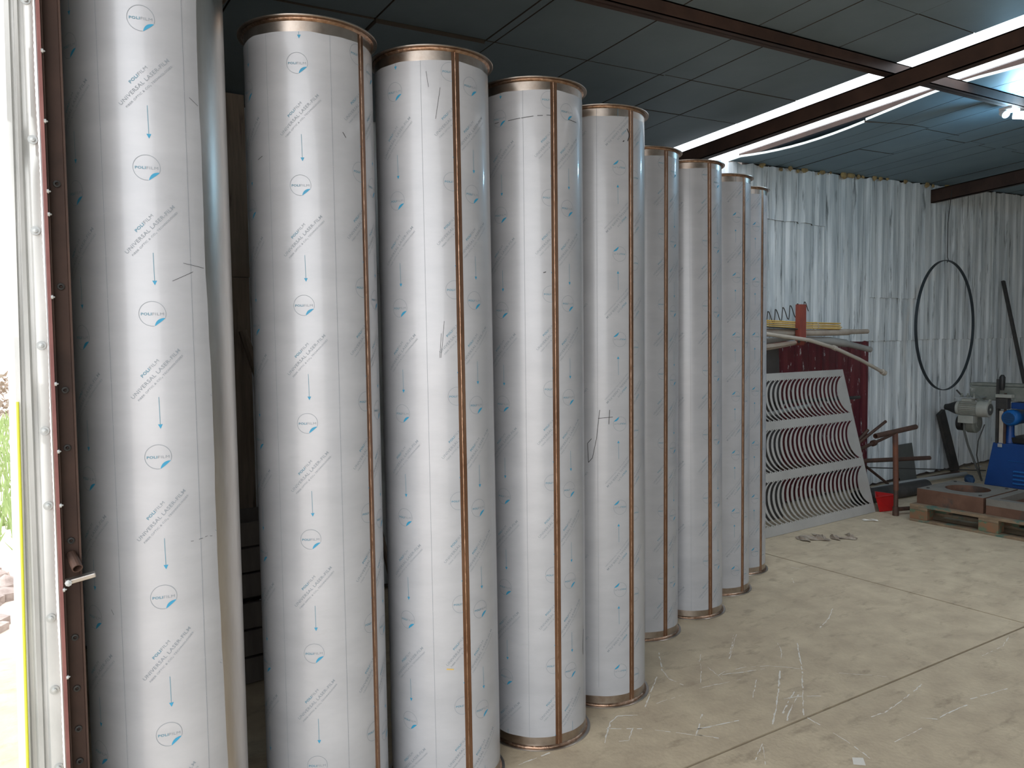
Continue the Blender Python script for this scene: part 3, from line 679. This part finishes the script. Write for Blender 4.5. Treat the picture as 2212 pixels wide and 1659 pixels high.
# ---------------- laser-cut slotted sheet ----------------
def slotted():
    cu = bpy.data.curves.new('s', 'CURVE'); cu.dimensions = '2D'; cu.fill_mode = 'BOTH'; cu.extrude = .0012
    def poly(pts):
        sp = cu.splines.new('POLY'); sp.points.add(len(pts)-1)
        for p, q in zip(sp.points, pts): p.co = (q[0], q[1], 0, 1)
        sp.use_cyclic_u = True
    Lx, Lz = 2.44, 1.283
    poly([(-Lx, 0), (0, 0), (0, Lz), (-Lx, Lz)])
    Rr = .181; hc = .171   # arc radius, half chord
    for row, zc in enumerate((.245, .650, 1.055)):
        k = 0
        while True:
            cx = -.012-k*.0585+ .0
            tipx = cx
            if tipx-.16 < -Lx+.01: break
            # outer arc (left side) and inner arc (right side); centre to the right of the chord
            cxx = tipx+math.sqrt(Rr*Rr-hc*hc)
            a0 = math.asin(hc/Rr)
            pts = []
            n = 14
            for i in range(n+1):
                a = PI-a0+2*a0*i/n; pts.append((cxx+Rr*math.cos(a), zc+Rr*math.sin(a)))
            gp = .031; sx = cxx+gp; R2 = Rr-.0; 
            # notch at the lower end
            pts.append((tipx+gp*.45, zc-hc+.012)); 
            a1 = a0
            pts.append((tipx+gp*1.0, zc-hc-.004))
            for i in range(n+1):
                a = PI+a1-2*a1*i/n; q = (sx+R2*math.cos(a), zc+R2*math.sin(a)*.965)
                pts.append(q)
            pts.append((tipx+gp*1.0, zc+hc+.004)); pts.append((tipx+gp*.45, zc+hc-.012))
            # keep inside the sheet
            if max(p[0] for p in pts) < -.004: poly(pts)
            k += 1
    o = bpy.data.objects.new('s', cu); C.objects.link(o); bpy.context.view_layer.update()
    dg = bpy.context.evaluated_depsgraph_get(); me = bpy.data.meshes.new_from_object(o.evaluated_get(dg))
    bpy.data.objects.remove(o); me.name = 'slotted_sheet'; me.materials.clear(); me.materials.append(M['lasered'])
    return me
ss = bpy.data.objects.new('slotted_sheet', slotted()); C.objects.link(ss)
lean = math.atan2(.33, 1.246)
ss.location = (6.437, 3.772, .002); ss.rotation_euler = (PI/2-lean, 0, 0)
tag(ss, 'large grey metal sheet with three rows of curved slots leaning on the maroon wall', 'metal sheet')

tag(MB().bar((5.25, 4.12, 0), (5.47, 4.34, 1.50), .75, .004, upv=(0, 1, 0)).build('dark_sheet', M['tarp']), 'dark grey sheet leaning on the maroon wall behind the slotted sheet', 'sheet')
tag(MB().tube([(5.1, 4.22, .99), (6.90, 4.22, .958)], .016, 12).build('dark_pipe', M['dark']), 'dark horizontal pipe end sticking out behind the slotted sheet, against maroon wall', 'pipe')
tag(MB().tube([(4.9, 4.16, .86), (6.1, 4.2, .93)], .018, 12).build('steel_pipe', M['alu']), 'bright steel pipe seen through the upper row of slots', 'pipe')

# ---------------- wall rack and what lies on it ----------------
rk = thing('rack_bracket', 'red steel upright rack bracket holding rods and wrapped tubes on the wall', 'bracket', (5.78, 4.40, 1.49))
b = MB().box(5.735, 5.823, 4.052, 4.058, 1.485, 1.815).box(5.735, 5.741, 4.058, 4.095, 1.485, 1.815).box(5.817, 5.823, 4.058, 4.095, 1.485, 1.815).build('upright', M['bracket'], rk)
MB().box(5.75, 5.81, 4.06, 4.41, 1.47, 1.505).build('arm', M['bracket'], rk)
for x in (5.735, 5.81): MB().lathe([(0, -.004), (.012, -.004), (.012, .006), (0, .006)], c=(x+.0, 4.06, 1.50), axis='x', n=6).build('bolt', M['dark'], rk)
def cyl(name, pts, r, m, label, cat, group=None, n=14, hollow=0):
    return tag(MB().tube(pts, r, n, hollow=hollow).build(name, M[m], smooth=True), label, cat, group)
cyl('wrapped_tube', [(4.6, 4.13, 1.575), (5.3, 4.13, 1.583), (5.82, 4.13, 1.575), (6.2, 4.13, 1.575), (6.56, 4.13, 1.577), (6.60, 4.13, 1.580), (6.87, 4.13, 1.582)], [.037, .037, .028, .030, .029, .023, .022], 'kraft', 'brown paper wrapped tube lying on the red bracket, reaching farthest right above the lap line', 'tube', 'tubes on the wall rack')
cyl('wrapped_tube', [(4.6, 4.20, 1.47), (5.3, 4.2, 1.50), (5.85, 4.18, 1.532), (6.3, 4.16, 1.50), (6.55, 4.15, 1.475), (6.58, 4.15, 1.47), (6.94, 4.14, 1.410)], [.03, .03, .016, .038, .036, .028, .026], 'grey_pipe', 'grey brown wrapped tube drooping to the right, middle one below the bracket', 'tube', 'tubes on the wall rack')
pp = cyl('beige_pipe', [(5.2, 4.03, 1.575), (5.83, 4.03, 1.513), (6.2, 4.03, 1.44), (6.6, 4.03, 1.325), (7.0, 4.03, 1.19)], .0165, 'pvc', 'thin beige pipe with a round end cap sloping down farthest right from the bracket', 'pipe', 'tubes on the wall rack')
MB().tube([(6.955, 4.03, 1.205), (7.0, 4.03, 1.19)], .026, 14).build('end_cap', M['pvc'], pp, smooth=True)
MB().tube([(6.18, 4.03, 1.445), (6.22, 4.03, 1.434)], .022, 14).build('collar', M['pvc'], pp, smooth=True)
m = MB(); v = []; f = []
for i in range(13):
    x = 4.7+(5.80-4.7)*i/12; wd = .03+.05*(1-i/12); zc = 1.50-.055*(1-((i-1)/11)**2 if i > 0 else 1)
    for q in range(8):
        a = 2*PI*q/8; v.append((x, 4.10+.05*math.sin(a)*(1-i/20), zc+wd*.5*math.cos(a)+(.004 if q % 2 else -.004)))
for i in range(12):
    for q in range(8): f.append((i*8+q, i*8+(q+1) % 8, (i+1)*8+(q+1) % 8, (i+1)*8+q))
f += [tuple(range(8))[::-1], tuple(12*8+q for q in range(8))]
tag(m.add(v, f).build('folded_wrap', M['kraft'], smooth=True), 'loose folded brown wrap hanging under the left side of the red bracket', 'wrapping')
random.seed(11)
for k in range(12):
    r = .0055; row, c_ = divmod(k, 3)
    y = 4.10+c_*.0145+(row % 2)*.006; z = 1.606+row*.0155
    tag(MB().tube([(4.7, y, z+.052+random.uniform(-.004, .004)), (5.3, y, z+.030), (5.8, y, z+.012), (6.43-random.uniform(0, .06), y, z+random.uniform(-.003, .003))], r, 6).build('yellow_rod', M['ochre']), 'thin yellow rod in the bundle on the wall rack', 'rod', 'yellow rods bundled on the wall rack')
tag(MB().lathe([(.034, -.006), (.036, 0), (.034, .006)], c=(6.06, 4.124, 1.634), axis='x', n=14).build('rod_tie', M['kraft']), 'pale tie around the bundle of yellow rods', 'tie')
for k in range(3):
    tag(MB().tube([(4.7, 4.075+.014*k, 1.655+.004*k), (5.8, 4.075+.014*k, 1.604)], .006, 6).build('dark_rod', M['dark']), 'thin dark rod under the yellow bundle, left of the red bracket', 'rod', 'dark rods on the wall rack')
# wavy spring wire
pts = []
for i in range(0, 6*12+8):
    t_ = i/12.; x = 5.30+t_*.0985; zc = 1.675+.0112*t_+.006*t_
    fr = t_ % 1.0; tri = math.cos(PI*fr/.86) if fr < .86 else -math.cos(PI*(fr-.86)/.14)
    pts.append((x, 4.12, zc+.058*tri+.005))
tag(MB().tube(pts, .004, 6).build('spring_coil', M['dark']), 'stretched wavy spring wire above the yellow rods', 'spring')

# ---------------- hoop, wire ----------------
hp = thing('steel_hoop', 'large dark flat-bar hoop hanging from the roof beside the white wall', 'hoop', (8.45, 4.2, 1.636))
m = MB(); v = []; n = 96; RR = .68; ph = math.radians(3.6)
for k in range(n):
    a = 2*PI*k/n
    for r, dy in ((RR-.004, -.014), (RR+.004, -.014), (RR+.004, .014), (RR-.004, .014)):
        lx, lz = r*math.sin(a), r*math.cos(a); v.append((8.45+lx*math.cos(ph)-dy*math.sin(ph), 4.2+lx*math.sin(ph)+dy*math.cos(ph), 1.636+lz))
f = [(k*4+j, ((k+1) % n)*4+j, ((k+1) % n)*4+(j+1) % 4, k*4+(j+1) % 4) for k in range(n) for j in range(4)]
m.add(v, f).build('ring', mat('dark_blued_steel', (.035, .045, .052), rough=.5, metal=.3), hp)
MB().tube([(8.45, 4.2, 2.295), (8.475, 4.2, 2.325), (8.455, 4.2, 2.35), (8.45, 4.2, 2.7), (8.52, 4.2, 3.05)], .004, 6).build('wire', M['dark'], hp)

# ---------------- pipes in the corner ----------------
def pipe(pts, r, m, label, group='rusty pipes behind the slotted sheet', hollow=0):
    return cyl('rusty_pipe', pts, r, m, label, 'pipe', group, hollow=hollow)
pipe([(6.60, 4.16, .30), (6.76, 4.12, .555), (7.118, 4.08, .724)], .014, 'rust', 'rusty rod rising steepest out of the slotted sheet corner')
pipe([(6.60, 4.20, .40), (6.885, 4.12, .658)], .016, 'rust', 'shortest rusty rod end beside the sheet edge, left of the steeper rod')
p = pipe([(6.62, 4.1, .475), (7.259, 4.1, .579)], [.019, .012], 'rust', 'tapered grey-brown pipe with a collar halfway, below the T-bar top')
MB().tube([(6.93, 4.1, .526), (6.97, 4.1, .532)], .029, 12).build('collar', M['rust'], p, smooth=True)
pipe([(5.6, 4.16, .43), (6.71, 4.02, .395), (7.584, 3.9, .350)], .020, 'rust', 'long horizontal rusty pipe crossing behind the T-bar pole', hollow=.003)
pipe([(6.60, 4.20, .52), (6.76, 4.20, .42), (7.30, 4.20, .12), (7.38, 4.20, .075)], .013, 'rust', 'thin rusty brace sloping down right to the floor by the wall')
pipe([(6.45, 3.93, .34), (6.80, 3.98, .02)], .012, 'dark', 'dark rod slanting to the floor right behind the sheet corner')
tb = thing('t_bar_stand', 'rust-orange T-shaped pipe tool standing upright beside the red scoop', 'tool', (6.446, 3.594, 0))
MB().tube([(6.446, 3.594, .22), (6.420, 3.594, .716)], .022, 16).build('pole', M['rust_red'], tb, smooth=True)
MB().tube([(6.446, 3.594, .02), (6.446, 3.594, .235)], .019, 16).build('socket', M['rust'], tb, smooth=True)
MB().tube([(6.446, 3.594, .0), (6.446, 3.594, .075)], .026, 16).build('foot', M['rust'], tb, smooth=True)
MB().tube([(6.118, 3.594, .712), (6.746, 3.594, .742)], .022, 16, hollow=.004).build('crossbar', M['rust'], tb, smooth=True)
MB().tube([(6.47, 3.60, .05), (6.62, 3.56, .046)], .018, 12).build('side_pipe', M['rust'], tb, smooth=True)
tag(MB().tube([(6.0, 4.32, .27), (7.144, 4.3, .25), (8.984, 4.015, .06)], .006, 6).build('thin_rod', M['dark']), 'thin dark rod running low across to the blue machine', 'rod')
cyl('long_pipe', [(7.0, 4.20, .045), (7.48, 4.20, .06), (8.80, 4.133, .03)], .022, 'alu', 'long bright steel pipe lying on the floor along the white wall', 'pipe')
cyl('long_pipe', [(7.0, 4.30, .02), (8.9, 4.26, .018)], .018, 'rust', 'dark pipe on the floor behind the long bright one', 'pipe')
cyl('thick_tube', [(6.55, 4.02, .068), (7.58, 3.93, .068)], .068, 'dark', 'thick dark grey tube lying on the floor behind the pallet', 'tube', n=28, hollow=.006)
tag(MB().bar((8.02, 4.335, 0), (8.02, 4.395, .395), .31, .006, upv=(0, 1, 0)).build('leaning_plate', M['plate']), 'grey-green rectangular plate leaning on the white wall behind the T-bar', 'plate')
tag(MB().bar((9.03, 4.355, .0), (8.72, 4.375, .69), .13, .04, upv=(0, 1, 0)).build('steel_bar', M['dark'], bevel=.004), 'broad dark steel bar leaning on the white wall under the hoop', 'bar')
tag(MB().bar((9.95, 4.0, .75), (10.146, 4.385, 2.166), .045, .03, upv=(0, 1, 0)).build('leaning_rod', M['dark']), 'long dark bar leaning on the wall at the far right, above the machine', 'bar')
for k, (x, y, a) in enumerate([(9.40, 4.30, .3), (9.39, 4.38, 1.2), (9.57, 4.33, .1), (9.12, 4.12, .8), (9.25, 4.2, 2.)]):
    c_, s_ = math.cos(a), math.sin(a); m = MB(); m.add([(x-.05*c_, y-.05*s_, .0), (x+.05*c_, y+.05*s_, .0), (x+.05*c_-.012*s_, y+.05*s_+.012*c_, .006), (x-.05*c_-.012*s_, y-.05*s_+.012*c_, .006), (x, y, .012)], [(0, 1, 4), (1, 2, 4), (2, 3, 4), (3, 0, 4)])
    tag(m.build('metal_offcut', M['alu']), 'small bright metal offcut on the floor near the foot of the leaning bar', 'scrap', 'bright offcuts by the wall')

# ---------------- red scoop ----------------
rs_ = thing('red_scoop', 'bright red three-cornered plastic scoop on the floor at the sheet corner', 'scoop', (6.55, 3.77, 0))
bot = [(6.455, 3.745, .004), (6.586, 3.705, .004), (6.60, 3.84, .004)]; top_ = [(6.42, 3.760, .132), (6.675, 3.720, .132), (6.655, 3.905, .132)]
cen = Vector((6.55, 3.78, 0))
def ins(p, k): q = Vector(p); return (cen.x+(q.x-cen.x)*k, cen.y+(q.y-cen.y)*k, q.z+(.003 if k < 1 and q.z < .05 else 0))
v = bot+top_+[ins(p, .965) for p in bot]+[ins(p, .965) for p in top_]
f = [(2, 1, 0), (6, 7, 8)]
for i in range(3):
    j = (i+1) % 3; f += [(i, j, 3+j, 3+i), (6+j, 6+i, 9+i, 9+j), (3+i, 3+j, 9+j, 9+i)]
MB().add(v, f).build('body', M['red'], rs_)
m = MB()
for i in range(3): m.bar(top_[i], top_[(i+1) % 3], .008, .007)
m.build('rim', M['red'], rs_)

# ---------------- pallet with die blocks ----------------
pl = thing('wooden_pallet', 'worn wooden pallet with green and orange painted blocks under two rusty steel blocks', 'pallet', (6.76, 2.83, 0))
X0, X1, Y0, Y1 = 6.365, 7.165, 2.23, 3.43
for x in (X0, 6.715, X1-.1): MB().box(x, x+.1, Y0, Y1, 0, .022).build('bottom_board', M['wood'], pl, bevel=.002)
for x in (X0, 6.715, X1-.1):
    for y in (Y0, 2.745, Y1-.145): MB().box(x, x+.1, y, y+.145, .0225, .1).build('block', M['block'], pl, bevel=.003)
for y in (Y0, 2.745, Y1-.145): MB().box(X0, X1, y, y+.145, .1005, .1215).build('stringer', M['wood'], pl, bevel=.002)
for x, w_ in ((X0, .12), (X0+.17, .1), (X0+.34, .12), (X0+.51, .1), (X1-.12, .12)): MB().box(x, x+w_, Y0, Y1, .122, .1435).build('deck_board', M['wood'], pl, bevel=.002)
def block_with_hole(x0, x1, y0, y1, z0, z1, cx, cy, r, ch=.02):
    m = MB(); n = 64
    def sq(a):
        c, s = math.cos(a), math.sin(a); best = 1e9
        for lim, comp in ((x1-cx, c), (x0-cx, c), (y1-cy, s), (y0-cy, s)):
            if abs(comp) > 1e-9 and lim/comp > 0: best = min(best, lim/comp)
        return cx+c*best, cy+s*best
    angs = sorted([2*PI*k/n for k in range(n)]+[math.atan2(yy-cy, xx-cx) % (2*PI) for xx in (x0, x1) for yy in (y0, y1)])
    O = [sq(a) for a in angs]; I = [(cx+r*math.cos(a), cy+r*math.sin(a)) for a in angs]; K = len(angs)
    v = [(x, y, z0) for x, y in O]+[(x, y, z1) for x, y in O]+[(x, y, z1) for x, y in I]+[(x, y, z0+.0) for x, y in I]
    f = []; mi = []
    for i in range(K):
        j = (i+1) % K
        f += [(i, j, K+j, K+i), (K+i, K+j, 2*K+j, 2*K+i), (2*K+i, 2*K+j, 3*K+j, 3*K+i), (3*K+i, 3*K+j, j, i)]; mi += [0, 1, 0, 0]
    m.v = v; m.f = [list(q) for q in f]; m.m = mi; return m
d1 = thing('steel_block', 'square rusty steel block with a large round hole, left one on the pallet', 'steel block', (6.72, 3.14, .145), 'rusty steel blocks on the pallet')
block_with_hole(6.43, 7.02, 2.885, 3.405, .1445, .268, 6.725, 3.14, .165).build('body', [M['die'], M['dietop']], d1)
for x, y in ((6.50, 3.35), (6.50, 2.94), (6.95, 3.35), (6.95, 2.94)): MB().lathe([(0, 0), (.012, 0), (.012, .006), (.009, .008), (0, .008)], c=(x, y, .268), n=10).build('bolt', M['dark'], d1)
d2 = thing('steel_block', 'rusty steel block with a hollow top, right one on the pallet, cut by the frame', 'steel block', (6.72, 2.6, .145), 'rusty steel blocks on the pallet')
MB().box(6.43, 7.02, 2.33, 2.865, .1445, .215).build('base', [M['die']], d2)
m = MB(); m.box(6.43, 6.50, 2.33, 2.865, .2155, .268).box(6.5, 7.02, 2.80, 2.865, .2155, .268).box(6.95, 7.02, 2.33, 2.80, .2155, .262); m.build('raised_rim', [M['dietop']], d2)
tag(MB().box(6.47, 6.66, 2.30, 2.60, .2685, .274).build('pale_plate', M['alu'], bevel=.001), 'pale thin metal plate lying on the right-hand steel block', 'plate')

# ---------------- blue machine ----------------
mc = thing('machine_tool', 'blue-based workshop machine with grey arm, cut by the right frame edge', 'machine', (8.9, 3.3, 0))
v = [(8.47, 3.80, 0), (8.47, 2.6, 0), (9.25, 2.6, 0), (9.25, 3.80, 0), (8.50, 3.735, .44), (8.50, 2.66, .44), (9.2, 2.66, .44), (9.2, 3.735, .44)]
cab = MB().add(v, [(0, 3, 2, 1), (4, 5, 6, 7), (0, 1, 5, 4), (1, 2, 6, 5), (2, 3, 7, 6), (3, 0, 4, 7)]).build('cabinet', M['blue'], mc, bevel=.008)
for k in range(4): MB().bar((8.468+.002*k, 3.53, .05+.04*k), (8.468+.002*k, 3.30, .05+.04*k), .02, .018, upv=(0, 0, 1)).build('louvre', M['blue2'], cab, bevel=.005)
MB().box(8.474, 8.486, 3.64, 3.68, .40, .435).build('hinge', M['alu'], cab, bevel=.002)
MB().bar((8.478, 3.58, .272), (8.478, 3.32, .272), .004, .004).build('door_edge', M['blue2'], cab)
MB().box(8.56, 9.1, 2.75, 3.62, .44, .50).build('coolant_tray', M['black'], mc, bevel=.01)
MB().lathe([(.06, .43), (.05, .5), (.04, .52), (.037, .72)], c=(8.60, 3.62, 0), n=20).build('pedestal', M['blue'], mc, smooth=True)
bm2 = MB().lathe([(0, -.01), (.060, -.01), (.072, 0), (.080, .02), (.082, .1), (.075, .11), (.075, .26), (0, .26)], c=(8.49, 3.585, .775), axis='x', n=32).build('blue_motor', M['blue2'], mc, smooth=True)
m = MB()
for k in range(-5, 6):
    hh = math.sqrt(max(.0, .054**2-(k*.0098)**2)); m.box(8.4755, 8.480, 3.585-hh, 3.585+hh, .775+k*.0098-.003, .775+k*.0098+.003)
tag(m.build('fan_grille', M['grille'], bm2), None); 
MB().box(8.56, 8.70, 3.46, 3.60, .862, .925).build('terminal_box', M['blue'], bm2, bevel=.006)
MB().box(8.62, 9.1, 2.7, 3.5, .5, .86).build('gear_case', M['blue'], mc, bevel=.02)
MB().box(8.62, 8.86, 2.9, 4.03, .93, 1.075).build('arm', M['mach'], mc, bevel=.012)
MB().box(8.60, 8.88, 2.9, 3.50, 1.075, 1.125).build('arm_cover', M['motor'], mc, bevel=.01)
MB().box(8.66, 8.84, 3.5, 4.05, 1.076, 1.105).build('arm_cover', M['mach'], mc, bevel=.006)
gm2 = thing_m = MB().lathe([(0, -.012), (.068, -.012), (.078, -.006), (.080, .0), (.083, .09), (.075, .1)], c=(8.40, 3.78, .855), axis='y', n=32).build('grey_motor', M['motor'], mc, smooth=True)
MB().lathe([(0, -.0135), (.058, -.0135), (.058, -.0125)], c=(8.40, 3.78, .855), axis='y', n=28).build('fan_grille', M['grille'] if 0 else M['plate'], gm2)
MB().lathe([(0, -.018), (.014, -.017), (.014, -.013)], c=(8.40, 3.78, .855), axis='y', n=14).build('fan_hub', M['motor'], gm2)
MB().lathe([(.060, .095), (.060, .27), (.072, .272), (.072, .30), (.03, .30)], c=(8.40, 3.78, .855), axis='y', n=28).build('housing', M['motor'], gm2, smooth=True)
for k in range(24):
    a = 2*PI*k/24; c_, s_ = math.cos(a), math.sin(a)
    MB().bar((8.40+.068*c_, 3.88, .855+.068*s_), (8.40+.068*c_, 4.045, .855+.068*s_), .004, .018, upv=(c_, 0, s_)).build('fin', M['motor'], gm2)
MB().lathe([(.070, .30), (.066, .32), (.035, .40), (.030, .43), (0, .435)], c=(8.40, 3.78, .855), axis='y', n=24).build('cone', M['black'], gm2, smooth=True)
MB().box(8.33, 8.43, 3.90, 4.05, .705, .785).build('terminal_box', M['motor'], gm2, bevel=.006)
MB().box(8.36, 8.44, 3.93, 4.03, .925, .955).build('nameplate_box', M['motor'], gm2, bevel=.004)
MB().box(8.37, 8.62, 3.86, 4.06, .958, .968).build('mounting_plate', M['alu'], mc, bevel=.002)
for q, (y_, z_) in enumerate(((4.01, .985), (3.95, .98), (3.89, .985))): MB().lathe([(0, 0), (.014, 0), (.014, .02), (.008, .022), (.008, .04), (0, .04)], c=(8.42, y_, .968), n=10).build('bolt', M['mach'], mc)
MB().tube([(8.42, 4.02, .99), (8.40, 4.055, 1.04)], .008, 8).build('lever', M['dark'], mc)
MB().bar((8.48, 3.93, .99), (8.44, 3.78, .90), .05, .035).build('link_arm', M['mach'], mc, bevel=.004)
MB().bar((8.42, 3.76, .90), (8.42, 3.73, .955), .03, .02).build('clamp', M['motor'], mc, bevel=.003)
MB().lathe([(0, -.03), (.05, -.03), (.055, -.024), (.09, -.02), (.105, -.005), (.105, .07), (.09, .085), (0, .085)], c=(8.50, 3.90, .70), axis='y', n=32).build('worm_gear_case', M['mach'], mc, smooth=True)
MB().lathe([(0, 0), (.075, 0), (.08, .01), (.08, .05), (0, .05)], c=(8.50, 4.02, .69), axis='y', n=28).build('pulley', M['black'], mc, smooth=True)
MB().box(8.54, 8.58, 3.70, 3.735, .52, 1.0).build('column', M['plate'], mc, bevel=.006)
MB().box(8.50, 8.515, 3.69, 3.715, .40, 1.16).build('guide_rail', M['dark'], mc)
MB().box(8.50, 8.515, 3.62, 3.64, .40, 1.02).build('guide_rail', M['rust'], mc)
MB().box(8.505, 8.55, 3.645, 3.685, .45, .84).build('blade_guard', M['pvc'], mc, bevel=.004)
MB().box(8.47, 8.54, 3.56, 3.71, .975, 1.01).build('guide_block', M['motor'], mc, bevel=.004)
MB().box(8.48, 8.56, 3.60, 3.71, .86, .97).build('blade_head', M['dark'], mc, bevel=.006)
MB().tube([(8.50, 3.66, 1.05), (8.50, 3.66, 1.09), (8.50, 3.66, 1.18), (8.50, 3.66, 1.205)], [.018, .026, .028, .012], 14).build('handle_knob', M['black'], mc, smooth=True)
MB().tube([(8.50, 3.44, .86), (8.45, 3.40, 1.0)], .009, 8).build('lever', M['dark'], mc)
MB().lathe([(0, 0), (.014, .004), (.018, .018), (.012, .03), (0, .034)], c=(8.45, 3.40, .995), n=12).build('lever_knob', M['alu'], mc, smooth=True)
tag(MB().tube([(8.37, 3.96, .70), (8.36, 3.95, .55), (8.40, 3.93, .40), (8.48, 3.90, .22), (8.52, 3.86, .08), (8.56, 3.86, .02)], .011, 8).build('cable', M['plate'], mc, smooth=True), None)
tag(MB().tube([(8.46, 3.80, .62), (8.42, 3.84, .45), (8.44, 3.86, .30), (8.50, 3.84, .05)], .006, 8).build('cable', M['dark'], mc, smooth=True), None)
tag(MB().tube([(8.28, 3.83, .02), (8.31, 3.86, .05), (8.36, 3.89, .055), (8.40, 3.92, .03)], [.015, .045, .05, .02], 7).build('blue_rag', M['grille']), 'small dark blue rag by the machine foot', 'rag')

for ch in mc.children:
    if ch.name.split('.')[0] not in ('cabinet', 'coolant_tray', 'pedestal', 'cable', 'gear_case'):
        ch.location.z -= .075
gm2.location.y -= .045
# ---------------- litter on the floor ----------------
random.seed(5)
def crumple(x0, x1, y0, y1, n=9):
    m = MB(); v = []
    for i in range(n+1):
        for j in range(n//2+1):
            u_, w_ = i/n, j/(n//2); edge_ = min(u_, 1-u_, w_, 1-w_)
            v.append((x0+(x1-x0)*u_+random.uniform(-.012, .012), y0+(y1-y0)*w_+.05*math.sin(u_*7)+random.uniform(-.012, .012), .002+(random.uniform(.0, .03) if edge_ > .01 else random.uniform(0, .008))))
    J = n//2+1
    return m.add(v, [(i*J+j, (i+1)*J+j, (i+1)*J+j+1, i*J+j+1) for i in range(n) for j in range(n//2)])
tag(crumple(5.10, 5.33, 3.49, 3.62).build('crumpled_wrapper', M['trash']), 'crumpled brown wrapper on the floor in front of the slotted sheet', 'litter')
tag(crumple(5.32, 5.52, 3.38, 3.46, 8).build('torn_paper', M['trash']), 'flattened torn brown paper right of the crumpled wrapper', 'litter')
tag(crumple(6.05, 6.14, 3.60, 3.63, 4).build('paper_scrap', M['scuff']), 'tiny pale paper scrap at the foot of the slotted sheet', 'litter')

# ---------------- lamp ----------------
lp = thing('ceiling_lamp', 'white ceiling lamp with a glowing cool-white bulb under the purlin at the right edge', 'lamp', (6.0, 2.58, 3.07))
zc = ROOF(6.0, 2.55)-.07
MB().box(5.93, 6.05, 2.53, 2.62, zc-.022, zc).build('base', M['white_plastic'], lp, bevel=.006)
MB().tube([(5.95, 2.60, zc-.03), (5.93, 2.57, zc-.055)], .026, 16).build('socket', M['white_plastic'], lp, smooth=True)
MB().tube([(5.97, 2.54, zc-.06), (5.99, 2.47, zc-.075), (6.0, 2.40, zc-.08)], [.024, .027, .020], 16).build('bulb', M['lamp'], lp, smooth=True)
